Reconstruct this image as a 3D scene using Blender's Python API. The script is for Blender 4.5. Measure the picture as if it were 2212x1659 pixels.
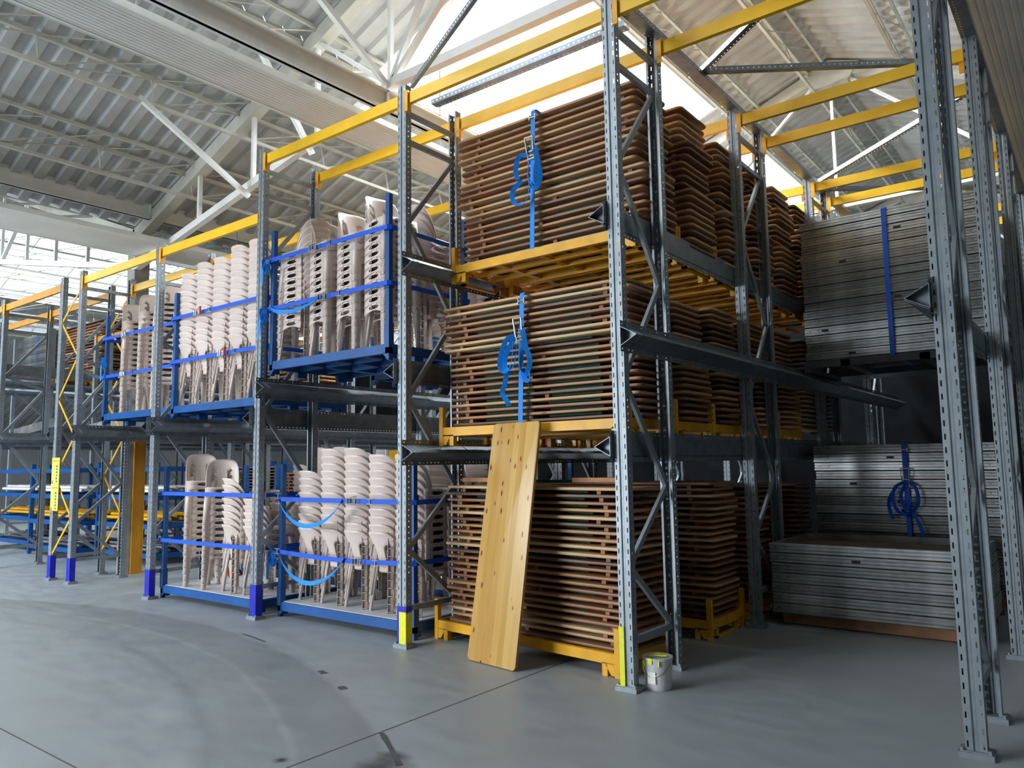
import bpy, math, random
from mathutils import Vector, Matrix
from math import sin, cos, pi, radians
random.seed(7)
S = bpy.context.scene
COL = S.collection
for o in list(bpy.data.objects): bpy.data.objects.remove(o)

# ------------------------------------------------------------ camera
cam = bpy.data.cameras.new('camera'); camo = bpy.data.objects.new('camera', cam); COL.objects.link(camo)
yaw, pit, rol, F = -0.6589842, 0.1047748, -0.0152437, 1649.54
cy, sy, cp, sp, cr, sr = cos(yaw), sin(yaw), cos(pit), sin(pit), cos(rol), sin(rol)
f_ = Vector((sy*cp, cy*cp, sp)); r_ = Vector((cy, -sy, 0)); u_ = r_.cross(f_)
R_ = cr*r_ + sr*u_; U_ = -sr*r_ + cr*u_
M = Matrix((R_, U_, -f_)).transposed().to_4x4(); M.translation = Vector((9.5822, -4.9166, 1.6))
camo.matrix_world = M
cam.sensor_width = 36; cam.sensor_fit = 'HORIZONTAL'; cam.lens = F/2212*36; cam.clip_end = 200; cam.clip_start = .05
S.camera = camo
# ------------------------------------------------------------ world, exposure, daylight
w = bpy.data.worlds.new('sky'); S.world = w; w.use_nodes = True
bg = w.node_tree.nodes['Background']; bg.inputs[0].default_value = (.84, .92, 1, 1); bg.inputs[1].default_value = 3.0
S.view_settings.view_transform = 'Standard'; S.view_settings.look = 'None'
S.view_settings.exposure = 0.0; S.view_settings.gamma = 1; S.view_settings.use_curve_mapping = False
cyc = S.cycles
cyc.use_adaptive_sampling = True; cyc.adaptive_threshold = 0.03; cyc.use_denoising = True
cyc.max_bounces = 5; cyc.diffuse_bounces = 3; cyc.glossy_bounces = 3; cyc.transmission_bounces = 2
cyc.transparent_max_bounces = 6; cyc.sample_clamp_indirect = 4; cyc.caustics_reflective = False; cyc.caustics_refractive = False
TAN = .364; EZ = 5.5; EX = -2.5; RX = 6.2; RZ = EZ + TAN*(RX-EX)
def roofz(x): return EZ + TAN*(x-EX) if x < RX else RZ - TAN*(x-RX)
def area(name, loc, sx, sy_, rad, col=(.9,.95,1), rot=(0,0,0)):
    l = bpy.data.lights.new(name, 'AREA'); l.shape = 'RECTANGLE'; l.size = sx; l.size_y = sy_
    l.energy = rad*pi*sx*sy_; l.color = col
    o = bpy.data.objects.new(name, l); COL.objects.link(o); o.location = loc; o.rotation_euler = rot
    return o
SL = math.atan(TAN)
def sky_light(n, x0, x1, y0, y1, rad):      # daylight entering by a roof light, lying just above the glass
    xm = (x0+x1)/2
    area(n, (xm, (y0+y1)/2, EZ+TAN*(xm-EX)+.12), (x1-x0)/cos(SL), y1-y0, rad, rot=(0, -SL, 0))
sky_light('daylight_main_rooflight', 1.8, 4.4, 2.05, 7.85, 42)
sky_light('daylight_far_rooflight', 1.8, 4.4, 10, 15, 28)
sky_light('daylight_front_rooflight', 1.8, 4.4, -10, -2.0, 5.5)
def sky_light2(n, x0, x1, y0, y1, rad):     # neighbouring bay to the left
    xm = (x0+x1)/2
    area(n, (xm, (y0+y1)/2, EZ+TAN*(EX-xm)+.12), (x1-x0)/cos(SL), y1-y0, rad, rot=(0, SL, 0))
sky_light2('daylight_left_bay', -8.5, -4.6, -10, -1, 6.5)
area('daylight_left_bay_far_slope', (-14.3, 6, EZ+TAN*8.7-TAN*3.1+.14), 3.9/cos(SL), 32, 2.6, rot=(0, -SL, 0))
dd = area('daylight_dock_door', (-2.5, -14.05, 2.6), 9.0, 5.0, 11.5, (.86,.93,1), (radians(58), 0, 0)); dd.data.spread = radians(115)

# ------------------------------------------------------------ materials
def mat(name):
    m = bpy.data.materials.new(name); m.use_nodes = True
    nt = m.node_tree; return m, nt, nt.nodes['Principled BSDF']
def N(nt, t, **kw):
    n = nt.nodes.new(t)
    for k, v in kw.items():
        if k.startswith('i_'): n.inputs[k[2:]].default_value = v
        else: setattr(n, k, v)
    return n
def ramp(nt, pts):
    r = nt.nodes.new('ShaderNodeValToRGB'); e = r.color_ramp.elements
    while len(e) < len(pts): e.new(.5)
    for a, (p, c) in zip(e, pts): a.position = p; a.color = (*c, 1)
    return r
def simple(name, c, rough=.5, metal=0., var=.12, scale=6., bump=0., rnd=0.):
    m, nt, b = mat(name); L = nt.links
    tc = N(nt, 'ShaderNodeTexCoord'); nz = N(nt, 'ShaderNodeTexNoise'); nz.inputs['Scale'].default_value = scale; nz.inputs['Detail'].default_value = 5
    L.new(tc.outputs['Object'], nz.inputs['Vector'])
    lo = tuple(x*(1-var*1.6) for x in c); hi = tuple(min(1, x*(1+var)) for x in c)
    r = ramp(nt, [(.3, lo), (.7, hi)]); L.new(nz.outputs['Fac'], r.inputs['Fac'])
    out = r.outputs['Color']
    if rnd:
        oi = N(nt, 'ShaderNodeObjectInfo'); mx = N(nt, 'ShaderNodeMix', data_type='RGBA', blend_type='MULTIPLY'); mx.inputs[0].default_value = 1
        rr = ramp(nt, [(0, (1-rnd,)*3), (1, (1,)*3)]); L.new(oi.outputs['Random'], rr.inputs['Fac'])
        L.new(out, mx.inputs[6]); L.new(rr.outputs['Color'], mx.inputs[7]); out = mx.outputs[2]
    L.new(out, b.inputs['Base Color'])
    b.inputs['Roughness'].default_value = rough; b.inputs['Metallic'].default_value = metal
    if bump:
        bp = N(nt, 'ShaderNodeBump'); bp.inputs['Strength'].default_value = bump; bp.inputs['Distance'].default_value = .01
        L.new(nz.outputs['Fac'], bp.inputs['Height']); L.new(bp.outputs['Normal'], b.inputs['Normal'])
    return m
M_ = {}
M_['galv'] = simple('galvanised_steel', (.27, .305, .33), .48, .55, .08, 14, .1)
M_['galvdark'] = simple('dull_galvanised_rail', (.22, .25, .28), .42, .75, .15, 10)
M_['yellow'] = simple('yellow_paint', (.90, .52, .015), .42, 0, .06, 4)
M_['yelpal'] = simple('pallet_yellow_paint', (.80, .39, .008), .45, 0, .1, 6)
M_['blue'] = simple('blue_paint', (.003, .075, .27), .45, 0, .12, 5)
M_['footblue'] = simple('foot_guard_blue', (.008, .015, .42), .45, 0, .15, 8)
M_['footyel'] = simple('spray_yellow', (.80, .80, .02), .5, 0, .08, 20)
M_['strap'] = simple('blue_strap_webbing', (.0, .085, .60), .6, 0, .06, 60)
M_['strapl'] = simple('light_blue_strap_webbing', (.0, .24, .80), .6, 0, .06, 60)
M_['zinc'] = simple('zinc_ratchet', (.55, .50, .36), .3, .9, .1, 30)
M_['chair'] = simple('beige_plastic', (.72, .60, .53), .42, 0, .04, 3, 0, .10)
M_['deck'] = simple('white_deck_board', (.62, .63, .64), .6, 0, .06, 5)
M_['white'] = simple('white_painted_steel', (.84, .83, .79), .5, 0, .06, 3)
M_['cream'] = simple('cream_painted_steel', (.60, .58, .50), .55, 0, .1, 3)
M_['strip'] = simple('white_panel', (.84, .82, .76), .5, 0, .05, 2)
M_['sheet'] = simple('roof_sheet', (.48, .48, .465), .6, 0, .1, 2.5)
M_['alu'] = simple('aluminium', (.46, .47, .47), .34, .85, .28, 4, 0, .35)
_n = M_['alu'].node_tree; _b = _n.nodes['Principled BSDF']; _b.inputs['Anisotropic'].default_value = .85; _b.inputs['Roughness'].default_value = .30
_t = N(_n, 'ShaderNodeTangent', direction_type='RADIAL', axis='Z'); _n.links.new(_t.outputs[0], _b.inputs['Tangent'])
M_['ply'] = simple('brown_plywood', (.16, .11, .09), .7, 0, .2, 5)
M_['green'] = simple('dark_green_steel', (.012, .07, .045), .5, .1, .2, 20)
M_['grey'] = simple('dark_grey', (.08, .085, .09), .7, 0, .2, 4)
M_['conc'] = simple('concrete', (.36, .35, .32), .85, 0, .15, 5, .3)
M_['dark'] = simple('matt_dark_shade_fill', (.013, .014, .015), 1.0, 0, .2, 3); M_['dark'].node_tree.nodes['Principled BSDF'].inputs['Specular IOR Level'].default_value = 0  # near-black colour standing in for the shade deep behind the lanes
M_['red'] = simple('red_paint', (.55, .02, .02), .4, 0, .1, 8)
M_['black'] = simple('black_rubber', (.015, .015, .016), .6, 0, .1, 8)
M_['wall'] = simple('wall_cladding', (.20, .21, .21), .8, 0, .1, 1.2)
M_['wallw'] = simple('white_wall', (.42, .43, .44), .8, 0, .05, 1.2)
M_['batten'] = simple('pine_batten', (.42, .20, .09), .65, 0, .2, 8, 0, .35)
M_['orange'] = simple('orange_and_shaded_yellow_paint', (.60, .26, .01), .5, 0, .1, 5)  # also the underlit tone of the far left yellow beams
# weathered pine boards, each a little different
def wood(name, cols, fresh=False):
    m, nt, b = mat(name); L = nt.links
    tc = N(nt, 'ShaderNodeTexCoord'); oi = N(nt, 'ShaderNodeObjectInfo')
    mp = N(nt, 'ShaderNodeMapping'); L.new(tc.outputs['Object'], mp.inputs['Vector'])
    mp.inputs['Scale'].default_value = (1.2, 14, 40)
    ad = N(nt, 'ShaderNodeVectorMath', operation='ADD'); L.new(mp.outputs['Vector'], ad.inputs[0])
    cm = N(nt, 'ShaderNodeCombineXYZ'); ml = N(nt, 'ShaderNodeMath', operation='MULTIPLY'); ml.inputs[1].default_value = 60
    L.new(oi.outputs['Random'], ml.inputs[0]); L.new(ml.outputs[0], cm.inputs[0]); L.new(ml.outputs[0], cm.inputs[1]); L.new(cm.outputs[0], ad.inputs[1])
    nz = N(nt, 'ShaderNodeTexNoise'); nz.inputs['Scale'].default_value = 1.6; nz.inputs['Detail'].default_value = 6; nz.inputs['Distortion'].default_value = .6
    L.new(ad.outputs[0], nz.inputs['Vector'])
    a1 = N(nt, 'ShaderNodeMath', operation='MULTIPLY_ADD'); L.new(nz.outputs['Fac'], a1.inputs[0]); a1.inputs[1].default_value = .55; 
    a2 = N(nt, 'ShaderNodeMath', operation='MULTIPLY_ADD'); L.new(oi.outputs['Random'], a2.inputs[0]); a2.inputs[1].default_value = .75; a2.inputs[2].default_value = -.08
    L.new(a2.outputs[0], a1.inputs[2])
    n = len(cols); r = ramp(nt, [(i/(n-1), c) for i, c in enumerate(cols)]); L.new(a1.outputs[0], r.inputs['Fac'])
    # dark knots
    vo = N(nt, 'ShaderNodeTexVoronoi'); vo.inputs['Scale'].default_value = 1; mp2 = N(nt, 'ShaderNodeMapping'); mp2.inputs['Scale'].default_value = (3.2, 7, 7)
    L.new(tc.outputs['Object'], mp2.inputs['Vector']); ad2 = N(nt, 'ShaderNodeVectorMath', operation='ADD'); L.new(mp2.outputs['Vector'], ad2.inputs[0]); L.new(cm.outputs[0], ad2.inputs[1]); L.new(ad2.outputs[0], vo.inputs['Vector'])
    kr = ramp(nt, [(.05, (.28, .16, .10)), (.13, (1, 1, 1))]); L.new(vo.outputs['Distance'], kr.inputs['Fac'])
    mx = N(nt, 'ShaderNodeMix', data_type='RGBA', blend_type='MULTIPLY'); mx.inputs[0].default_value = .9
    L.new(r.outputs['Color'], mx.inputs[6]); L.new(kr.outputs['Color'], mx.inputs[7])
    L.new(mx.outputs[2], b.inputs['Base Color']); b.inputs['Roughness'].default_value = .46
    bp = N(nt, 'ShaderNodeBump'); bp.inputs['Strength'].default_value = .25; bp.inputs['Distance'].default_value = .004
    L.new(nz.outputs['Fac'], bp.inputs['Height']); L.new(bp.outputs['Normal'], b.inputs['Normal'])
    return m
M_['wood'] = wood('weathered_pine', [(.06, .04, .034), (.15, .07, .04), (.33, .15, .065), (.46, .25, .11), (.64, .44, .24)])
# fresh varnished pine made of glued strips with knots (the leaning tabletop)
def fresh():
    m, nt, b = mat('varnished_pine'); L = nt.links
    tc = N(nt, 'ShaderNodeTexCoord'); sx = N(nt, 'ShaderNodeSeparateXYZ'); L.new(tc.outputs['Object'], sx.inputs[0])
    fl = N(nt, 'ShaderNodeMath', operation='MULTIPLY'); fl.inputs[1].default_value = 15; L.new(sx.outputs['Y'], fl.inputs[0])
    f2 = N(nt, 'ShaderNodeMath', operation='FLOOR'); L.new(fl.outputs[0], f2.inputs[0])
    wn = N(nt, 'ShaderNodeTexWhiteNoise', noise_dimensions='1D'); L.new(f2.outputs[0], wn.inputs['W'])
    mp = N(nt, 'ShaderNodeMapping'); mp.inputs['Scale'].default_value = (1.5, 28, 28); L.new(tc.outputs['Object'], mp.inputs['Vector'])
    ad = N(nt, 'ShaderNodeVectorMath', operation='ADD'); L.new(mp.outputs[0], ad.inputs[0])
    sc = N(nt, 'ShaderNodeVectorMath', operation='SCALE'); sc.inputs['Scale'].default_value = 9; L.new(wn.outputs['Color'], sc.inputs[0]); L.new(sc.outputs[0], ad.inputs[1])
    nz = N(nt, 'ShaderNodeTexNoise'); nz.inputs['Scale'].default_value = 1.3; nz.inputs['Detail'].default_value = 5; nz.inputs['Distortion'].default_value = .8; L.new(ad.outputs[0], nz.inputs['Vector'])
    s1 = N(nt, 'ShaderNodeMath', operation='MULTIPLY_ADD'); s1.inputs[1].default_value = .5; L.new(wn.outputs['Value'], s1.inputs[0]); 
    s2 = N(nt, 'ShaderNodeMath', operation='MULTIPLY'); s2.inputs[1].default_value = .6; L.new(nz.outputs['Fac'], s2.inputs[0]); L.new(s2.outputs[0], s1.inputs[2])
    r = ramp(nt, [(.1, (.42, .21, .04)), (.5, (.55, .32, .08)), (.95, (.68, .45, .15))]); L.new(s1.outputs[0], r.inputs['Fac'])
    vo = N(nt, 'ShaderNodeTexVoronoi'); vo.inputs['Scale'].default_value = 1; vo.inputs['Randomness'].default_value = 1
    mp2 = N(nt, 'ShaderNodeMapping'); mp2.inputs['Scale'].default_value = (6.5, 17, 1); mp2.inputs['Location'].default_value = (.4, 2.2, 0); L.new(tc.outputs['Object'], mp2.inputs['Vector']); L.new(mp2.outputs[0], vo.inputs['Vector'])
    kr = ramp(nt, [(.0, (.16, .05, .02)), (.14, (.36, .15, .06)), (.20, (1, 1, 1))]); L.new(vo.outputs['Distance'], kr.inputs['Fac'])
    cg = N(nt, 'ShaderNodeSeparateColor'); L.new(vo.outputs['Color'], cg.inputs[0]); gt = N(nt, 'ShaderNodeMath', operation='GREATER_THAN'); gt.inputs[1].default_value = .30; L.new(cg.outputs[0], gt.inputs[0])
    mx = N(nt, 'ShaderNodeMix', data_type='RGBA', blend_type='MULTIPLY'); L.new(gt.outputs[0], mx.inputs[0]); L.new(r.outputs['Color'], mx.inputs[6]); L.new(kr.outputs['Color'], mx.inputs[7])
    L.new(mx.outputs[2], b.inputs['Base Color']); b.inputs['Roughness'].default_value = .33
    return m
M_['fresh'] = fresh()
# floor: power-floated concrete with a darker curved wheel band, stains
def floor_mat():
    m, nt, b = mat('concrete_floor'); L = nt.links
    tc = N(nt, 'ShaderNodeTexCoord'); 
    n1 = N(nt, 'ShaderNodeTexNoise'); n1.inputs['Scale'].default_value = .9; n1.inputs['Detail'].default_value = 8; n1.inputs['Roughness'].default_value = .6
    n2 = N(nt, 'ShaderNodeTexNoise'); n2.inputs['Scale'].default_value = 45; n2.inputs['Detail'].default_value = 3
    mp = N(nt, 'ShaderNodeMapping'); mp.inputs['Scale'].default_value = (1, 2.4, 1); mp.inputs['Rotation'].default_value = (0, 0, .5); L.new(tc.outputs['Object'], mp.inputs[0])
    n3 = N(nt, 'ShaderNodeTexNoise'); n3.inputs['Scale'].default_value = 3; n3.inputs['Detail'].default_value = 6; L.new(mp.outputs[0], n3.inputs[0])
    L.new(tc.outputs['Object'], n1.inputs['Vector']); L.new(tc.outputs['Object'], n2.inputs['Vector'])
    r1 = ramp(nt, [(.25, (.25, .28, .295)), (.75, (.365, .395, .405))])
    a = N(nt, 'ShaderNodeMath', operation='ADD'); h = N(nt, 'ShaderNodeMath', operation='MULTIPLY_ADD'); h.inputs[1].default_value = .2; h.inputs[2].default_value = -.1
    L.new(n2.outputs['Fac'], h.inputs[0]); q = N(nt, 'ShaderNodeMix', data_type='FLOAT'); q.inputs[0].default_value = .5; L.new(n1.outputs['Fac'], q.inputs[2]); L.new(n3.outputs['Fac'], q.inputs[3])
    L.new(q.outputs[0], a.inputs[0]); L.new(h.outputs[0], a.inputs[1]); L.new(a.outputs[0], r1.inputs['Fac'])
    def dist(cx, cyy):
        v = N(nt, 'ShaderNodeVectorMath', operation='DISTANCE'); v.inputs[1].default_value = (cx, cyy, 0); L.new(tc.outputs['Object'], v.inputs[0]); return v.outputs['Value']
    d = dist(1.6, -9.05); wob = N(nt, 'ShaderNodeMath', operation='MULTIPLY_ADD'); wob.inputs[1].default_value = .12; L.new(n1.outputs['Fac'], wob.inputs[0]); L.new(d, wob.inputs[2])
    mr = N(nt, 'ShaderNodeMapRange'); mr.inputs['From Min'].default_value = 7.0; mr.inputs['From Max'].default_value = 9.0; L.new(wob.outputs[0], mr.inputs['Value'])
    band = ramp(nt, [(.30, (1, 1, 1)), (.36, (.80, .80, .81)), (.40, (.90, .90, .90)), (.56, (.86, .86, .86)), (.575, (.98, .98, .98)), (.60, (.80, .80, .80)), (.81, (.74, .74, .75)), (.84, (1, 1, 1))]); L.new(mr.outputs[0], band.inputs['Fac'])
    mx = N(nt, 'ShaderNodeMix', data_type='RGBA', blend_type='MULTIPLY'); mx.inputs[0].default_value = 1; L.new(r1.outputs['Color'], mx.inputs[6]); L.new(band.outputs['Color'], mx.inputs[7])
    cur = mx.outputs[2]
    # dark oil stains where they lie on the floor
    for (x, y, rr, dk) in ((6.38, -1.98, .17, .25), (6.33, -1.83, .10, .35), (6.5, -2.2, .14, .3), (5.86, -2.24, .045, .12)):
        dd = dist(x, y); w2 = N(nt, 'ShaderNodeMath', operation='MULTIPLY_ADD'); w2.inputs[1].default_value = -rr*1.6; L.new(n3.outputs['Fac'], w2.inputs[0]); L.new(dd, w2.inputs[2])
        m2 = N(nt, 'ShaderNodeMapRange'); m2.inputs['From Min'].default_value = -rr*.6; m2.inputs['From Max'].default_value = rr*.3; m2.inputs['To Min'].default_value = dk; m2.inputs['To Max'].default_value = 1
        L.new(w2.outputs[0], m2.inputs['Value'])
        sc = N(nt, 'ShaderNodeVectorMath', operation='SCALE'); L.new(cur, sc.inputs[0]); L.new(m2.outputs[0], sc.inputs['Scale']); cur = sc.outputs[0]
    L.new(cur, b.inputs['Base Color'])
    rg = ramp(nt, [(.3, (.36,)*3), (.7, (.55,)*3)]); L.new(n3.outputs['Fac'], rg.inputs['Fac']); L.new(rg.outputs['Color'], b.inputs['Roughness'])
    bp = N(nt, 'ShaderNodeBump'); bp.inputs['Strength'].default_value = .12; bp.inputs['Distance'].default_value = .003; L.new(n2.outputs['Fac'], bp.inputs['Height']); L.new(bp.outputs[0], b.inputs['Normal'])
    return m
M_['floor'] = floor_mat()
def glass_mat():
    m = bpy.data.materials.new('rooflight_glass'); m.use_nodes = True; nt = m.node_tree; nt.nodes.clear()
    o = N(nt, 'ShaderNodeOutputMaterial'); t = N(nt, 'ShaderNodeBsdfTransparent'); t.inputs[0].default_value = (.93, .96, .97, 1)
    g = N(nt, 'ShaderNodeBsdfGlossy'); g.inputs['Roughness'].default_value = .15; mx = N(nt, 'ShaderNodeMixShader'); mx.inputs[0].default_value = .06
    nt.links.new(t.outputs[0], mx.inputs[1]); nt.links.new(g.outputs[0], mx.inputs[2]); nt.links.new(mx.outputs[0], o.inputs[0]); return m
M_['glass'] = glass_mat()
def sign_mat():
    return simple('yellow_placard', (.80, .78, .10), .5, 0, .02, 4)
M_['sign'] = sign_mat()

# ------------------------------------------------------------ mesh helpers
class MB:
    def __init__(s): s.v = []; s.f = []
    def poly(s, pts, faces):
        b = len(s.v); s.v += [tuple(p) for p in pts]; s.f += [tuple(b+i for i in f) for f in faces]; return s
    def box(s, x0, y0, z0, x1, y1, z1):
        return s.poly([(x0,y0,z0),(x1,y0,z0),(x1,y1,z0),(x0,y1,z0),(x0,y0,z1),(x1,y0,z1),(x1,y1,z1),(x0,y1,z1)],
                      [(3,2,1,0),(4,5,6,7),(0,1,5,4),(1,2,6,5),(2,3,7,6),(3,0,4,7)])
    def cbox(s, c, d): return s.box(c[0]-d[0]/2, c[1]-d[1]/2, c[2]-d[2]/2, c[0]+d[0]/2, c[1]+d[1]/2, c[2]+d[2]/2)
    def bar(s, p, q, wd, h, up=(0,0,1)):
        p = Vector(p); q = Vector(q); a = (q-p).normalized(); u = Vector(up)
        if abs(a.dot(u)) > .98: u = Vector((1,0,0))
        x = a.cross(u).normalized()*wd/2; z = x.cross(a).normalized()*h/2
        return s.poly([p-x-z,p+x-z,p+x+z,p-x+z,q-x-z,q+x-z,q+x+z,q-x+z],[(0,1,2,3),(7,6,5,4),(0,4,5,1),(1,5,6,2),(2,6,7,3),(3,7,4,0)])
    def rod(s, p, q, r, n=6):
        p = Vector(p); q = Vector(q); a = (q-p).normalized(); u = Vector((0,0,1)) if abs(a.z) < .9 else Vector((1,0,0))
        x = a.cross(u).normalized(); y = a.cross(x)
        P = [p+r*(cos(2*pi*i/n)*x+sin(2*pi*i/n)*y) for i in range(n)]; Q = [v+(q-p) for v in P]
        return s.poly(P+Q, [(i,(i+1)%n,n+(i+1)%n,n+i) for i in range(n)]+[tuple(range(n-1,-1,-1)), tuple(range(n,2*n))])
    def path(s, pts, r, n=6):
        for a, b in zip(pts, pts[1:]): s.rod(a, b, r, n)
        return s
    def lathe(s, prof, n=24, c=(0,0,0)):
        P = []; 
        for r, z in prof: P += [(c[0]+r*cos(2*pi*i/n), c[1]+r*sin(2*pi*i/n), c[2]+z) for i in range(n)]
        return s.poly(P, [(k*n+i, k*n+(i+1)%n, (k+1)*n+(i+1)%n, (k+1)*n+i) for k in range(len(prof)-1) for i in range(n)])
    def prism(s, pts, d):          # closed outline (list of 3d points) pushed along d
        n = len(pts); d = Vector(d); Q = [Vector(p)+d for p in pts]
        return s.poly(list(pts)+Q, [tuple(range(n-1,-1,-1)), tuple(range(n,2*n))]+[(i,(i+1)%n,n+(i+1)%n,n+i) for i in range(n)])
    def ribbon(s, pts, widths, t=.003):   # webbing: centre points + half-width vectors
        n = len(pts); P = []
        for i, (p, wv) in enumerate(zip(pts, widths)):
            p = Vector(p); wv = Vector(wv); a = (Vector(pts[min(i+1,n-1)])-Vector(pts[max(i-1,0)])).normalized()
            nn = a.cross(wv).normalized()*t/2
            P += [p-wv-nn, p+wv-nn, p+wv+nn, p-wv+nn]
        fs = [(3,2,1,0), tuple(4*(n-1)+k for k in (0,1,2,3))]
        for i in range(n-1):
            for k in range(4): fs.append((4*i+k, 4*i+(k+1)%4, 4*i+4+(k+1)%4, 4*i+4+k))
        return s.poly(P, fs)
    def mesh(s, name, mt, smooth=False):
        m = bpy.data.meshes.new(name); m.from_pydata(s.v, [], s.f); m.update()
        if mt: m.materials.append(M_[mt] if isinstance(mt, str) else mt)
        if smooth:
            m.polygons.foreach_set('use_smooth', [True]*len(m.polygons)); m.set_sharp_from_angle(angle=radians(40))
        return m
def put(name, me, parent=None, loc=(0,0,0), rot=(0,0,0)):
    o = bpy.data.objects.new(name, me); COL.objects.link(o)
    if parent: o.parent = parent
    o.location = loc; o.rotation_euler = rot; return o
def tag(o, label, cat, group=None):
    if label: o['label'] = label
    o['category'] = cat
    if group: o['group'] = group
    return o
def thing(name, label, cat, loc=(0,0,0), rot=(0,0,0), group=None):
    return tag(put(name, None, None, loc, rot), label, cat, group)
def struct(name, me, loc=(0,0,0), rot=(0,0,0)):
    o = put(name, me, None, loc, rot); o['kind'] = 'structure'; return o
ORD = ['topmost','second','third','fourth','fifth','sixth','seventh','eighth','ninth','tenth','eleventh','twelfth','thirteenth','fourteenth','fifteenth','sixteenth','seventeenth','eighteenth','nineteenth','twentieth','twenty-first','twenty-second','twenty-third','twenty-fourth']
def perf(mb, o, u, v, Wd, Lg, hu, pitch, hh, z0=0.):
    """strip Wd wide (dir u) and Lg long (dir v) with holes: hu = (a,b) across, hh tall, every pitch"""
    o = Vector(o); u = Vector(u); v = Vector(v); us = [0, hu[0], hu[1], Wd]
    n = int((Lg-z0)/pitch); zs = [0]
    for i in range(n): zs += [z0+i*pitch+(pitch-hh)/2, z0+i*pitch+(pitch+hh)/2]
    zs.append(Lg); P = [o+u*a+v*z for z in zs for a in us]; fs = []
    for j in range(len(zs)-1):
        for i in range(3):
            if i == 1 and j % 2 == 1: continue
            fs.append((4*j+i, 4*j+i+1, 4*j+i+5, 4*j+i+4))
    mb.poly(P, fs)

def pieces(mb, parent, name, mt):
    """one object for each cluster of touching solids collected in mb"""
    n = len(mb.v); par = list(range(n))
    def fnd(a):
        while par[a] != a: par[a] = par[par[a]]; a = par[a]
        return a
    for f in mb.f:
        for q in f[1:]: par[fnd(q)] = fnd(f[0])
    comp = {}
    for i in range(n): comp.setdefault(fnd(i), []).append(i)
    bx = [[c, [min(mb.v[i][k] for i in c)-.004 for k in range(3)], [max(mb.v[i][k] for i in c)+.004 for k in range(3)]] for c in comp.values()]
    mg = True
    while mg:
        mg = False
        for i in range(len(bx)):
            for j in range(i+1, len(bx)):
                if all(bx[i][1][k] <= bx[j][2][k] and bx[j][1][k] <= bx[i][2][k] for k in range(3)):
                    bx[i] = [bx[i][0]+bx[j][0], [min(a, b) for a, b in zip(bx[i][1], bx[j][1])], [max(a, b) for a, b in zip(bx[i][2], bx[j][2])]]
                    del bx[j]; mg = True; break
            if mg: break
    out = []
    for c, _, _ in bx:
        ix = {q: k for k, q in enumerate(c)}; m = MB(); m.v = [mb.v[q] for q in c]; m.f = [tuple(ix[q] for q in f) for f in mb.f if f[0] in ix]
        out.append(put(name, m.mesh(name, mt), parent))
    return out

# ------------------------------------------------------------ room shell
X0, X1, Y0, Y1 = -26.0, 15.0, -14.0, 24.0
struct('floor', MB().box(X0, Y0, -.2, X1, Y1, 0).mesh('floor', 'floor'))
fl = bpy.data.objects['floor']
j = MB()
j.box(5.975, Y0, -.001, 5.985, Y1, .0012); j.box(X0, -2.965, -.001, X1, -2.957, .0012)
put('expansion_joint', j.mesh('joint', 'grey'), fl)
k = MB()      # dark remnants of tape along the wheel band
def arcp(a, r=8.63): return (1.6+r*sin(radians(a)), -9.05+r*cos(radians(a)))
for (a0, a1, wd) in ((8.0, 11.4, .03), (19.9, 20.6, .07), (23.3, 23.9, .07), (30.6, 34.2, .045)):
    n = 6; P = []
    for i in range(n+1):
        a = a0+(a1-a0)*i/n; w1 = wd*(.6+.4*random.random())
        x, y = arcp(a, 8.63-w1/2); P.append((x, y, .0015)); x, y = arcp(a, 8.63+w1/2); P.append((x, y, .0015))
    k.poly(P, [(2*i, 2*i+1, 2*i+3, 2*i+2) for i in range(n)])
put('tape_remnant', k.mesh('tape', 'grey'), fl)

def corr(x0, x1, y0, y1, zf, up=1, pitch=.28):
    mb = MB(); P = []; n = int((y1-y0)/pitch); ys = []
    for i in range(n+1):
        b = y0+i*pitch
        for dy, dz in ((0, 0), (.12, 0), (.15, .055), (.245, .055)):
            if b+dy <= y1: ys.append((b+dy, dz))
    ys.append((y1, 0))
    for (y, dz) in ys: P += [(x0, y, zf(x0)+dz), (x1, y, zf(x1)+dz)]
    mb.poly(P, [(2*i, 2*i+1, 2*i+3, 2*i+2) for i in range(len(ys)-1)])
    return mb
ceil = struct('ceiling', None)
def rz_l(x): return EZ+TAN*(EX-x) if x > -11.2 else EZ+TAN*(EX+11.2)-TAN*(-11.2-x)
sheets = [(EX, 1.8, Y0, Y1, roofz), (4.4, RX, Y0, Y1, roofz), (RX, X1, Y0, Y1, roofz),
          (1.8, 4.4, Y0, -10.05, roofz), (1.8, 4.4, -1.95, 2.0, roofz), (1.8, 4.4, 7.9, 9.95, roofz), (1.8, 4.4, 15.05, Y1, roofz),
          (-4.6, EX, Y0, Y1, rz_l), (-11.2, -8.5, Y0, Y1, rz_l), (-8.5, -4.6, Y0, -10, rz_l), (-8.5, -4.6, -1, Y1, rz_l), (-12.4, -11.2, Y0, Y1, rz_l), (-17.4, -16.2, Y0, Y1, rz_l), (X0, -18.1, Y0, Y1, rz_l), (-16.2, -12.4, Y0, -10, rz_l), (-16.2, -12.4, 22, Y1, rz_l)]
for s_ in sheets: put('roof_sheet', corr(*s_).mesh('roof_sheet', 'sheet'), ceil)
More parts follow.
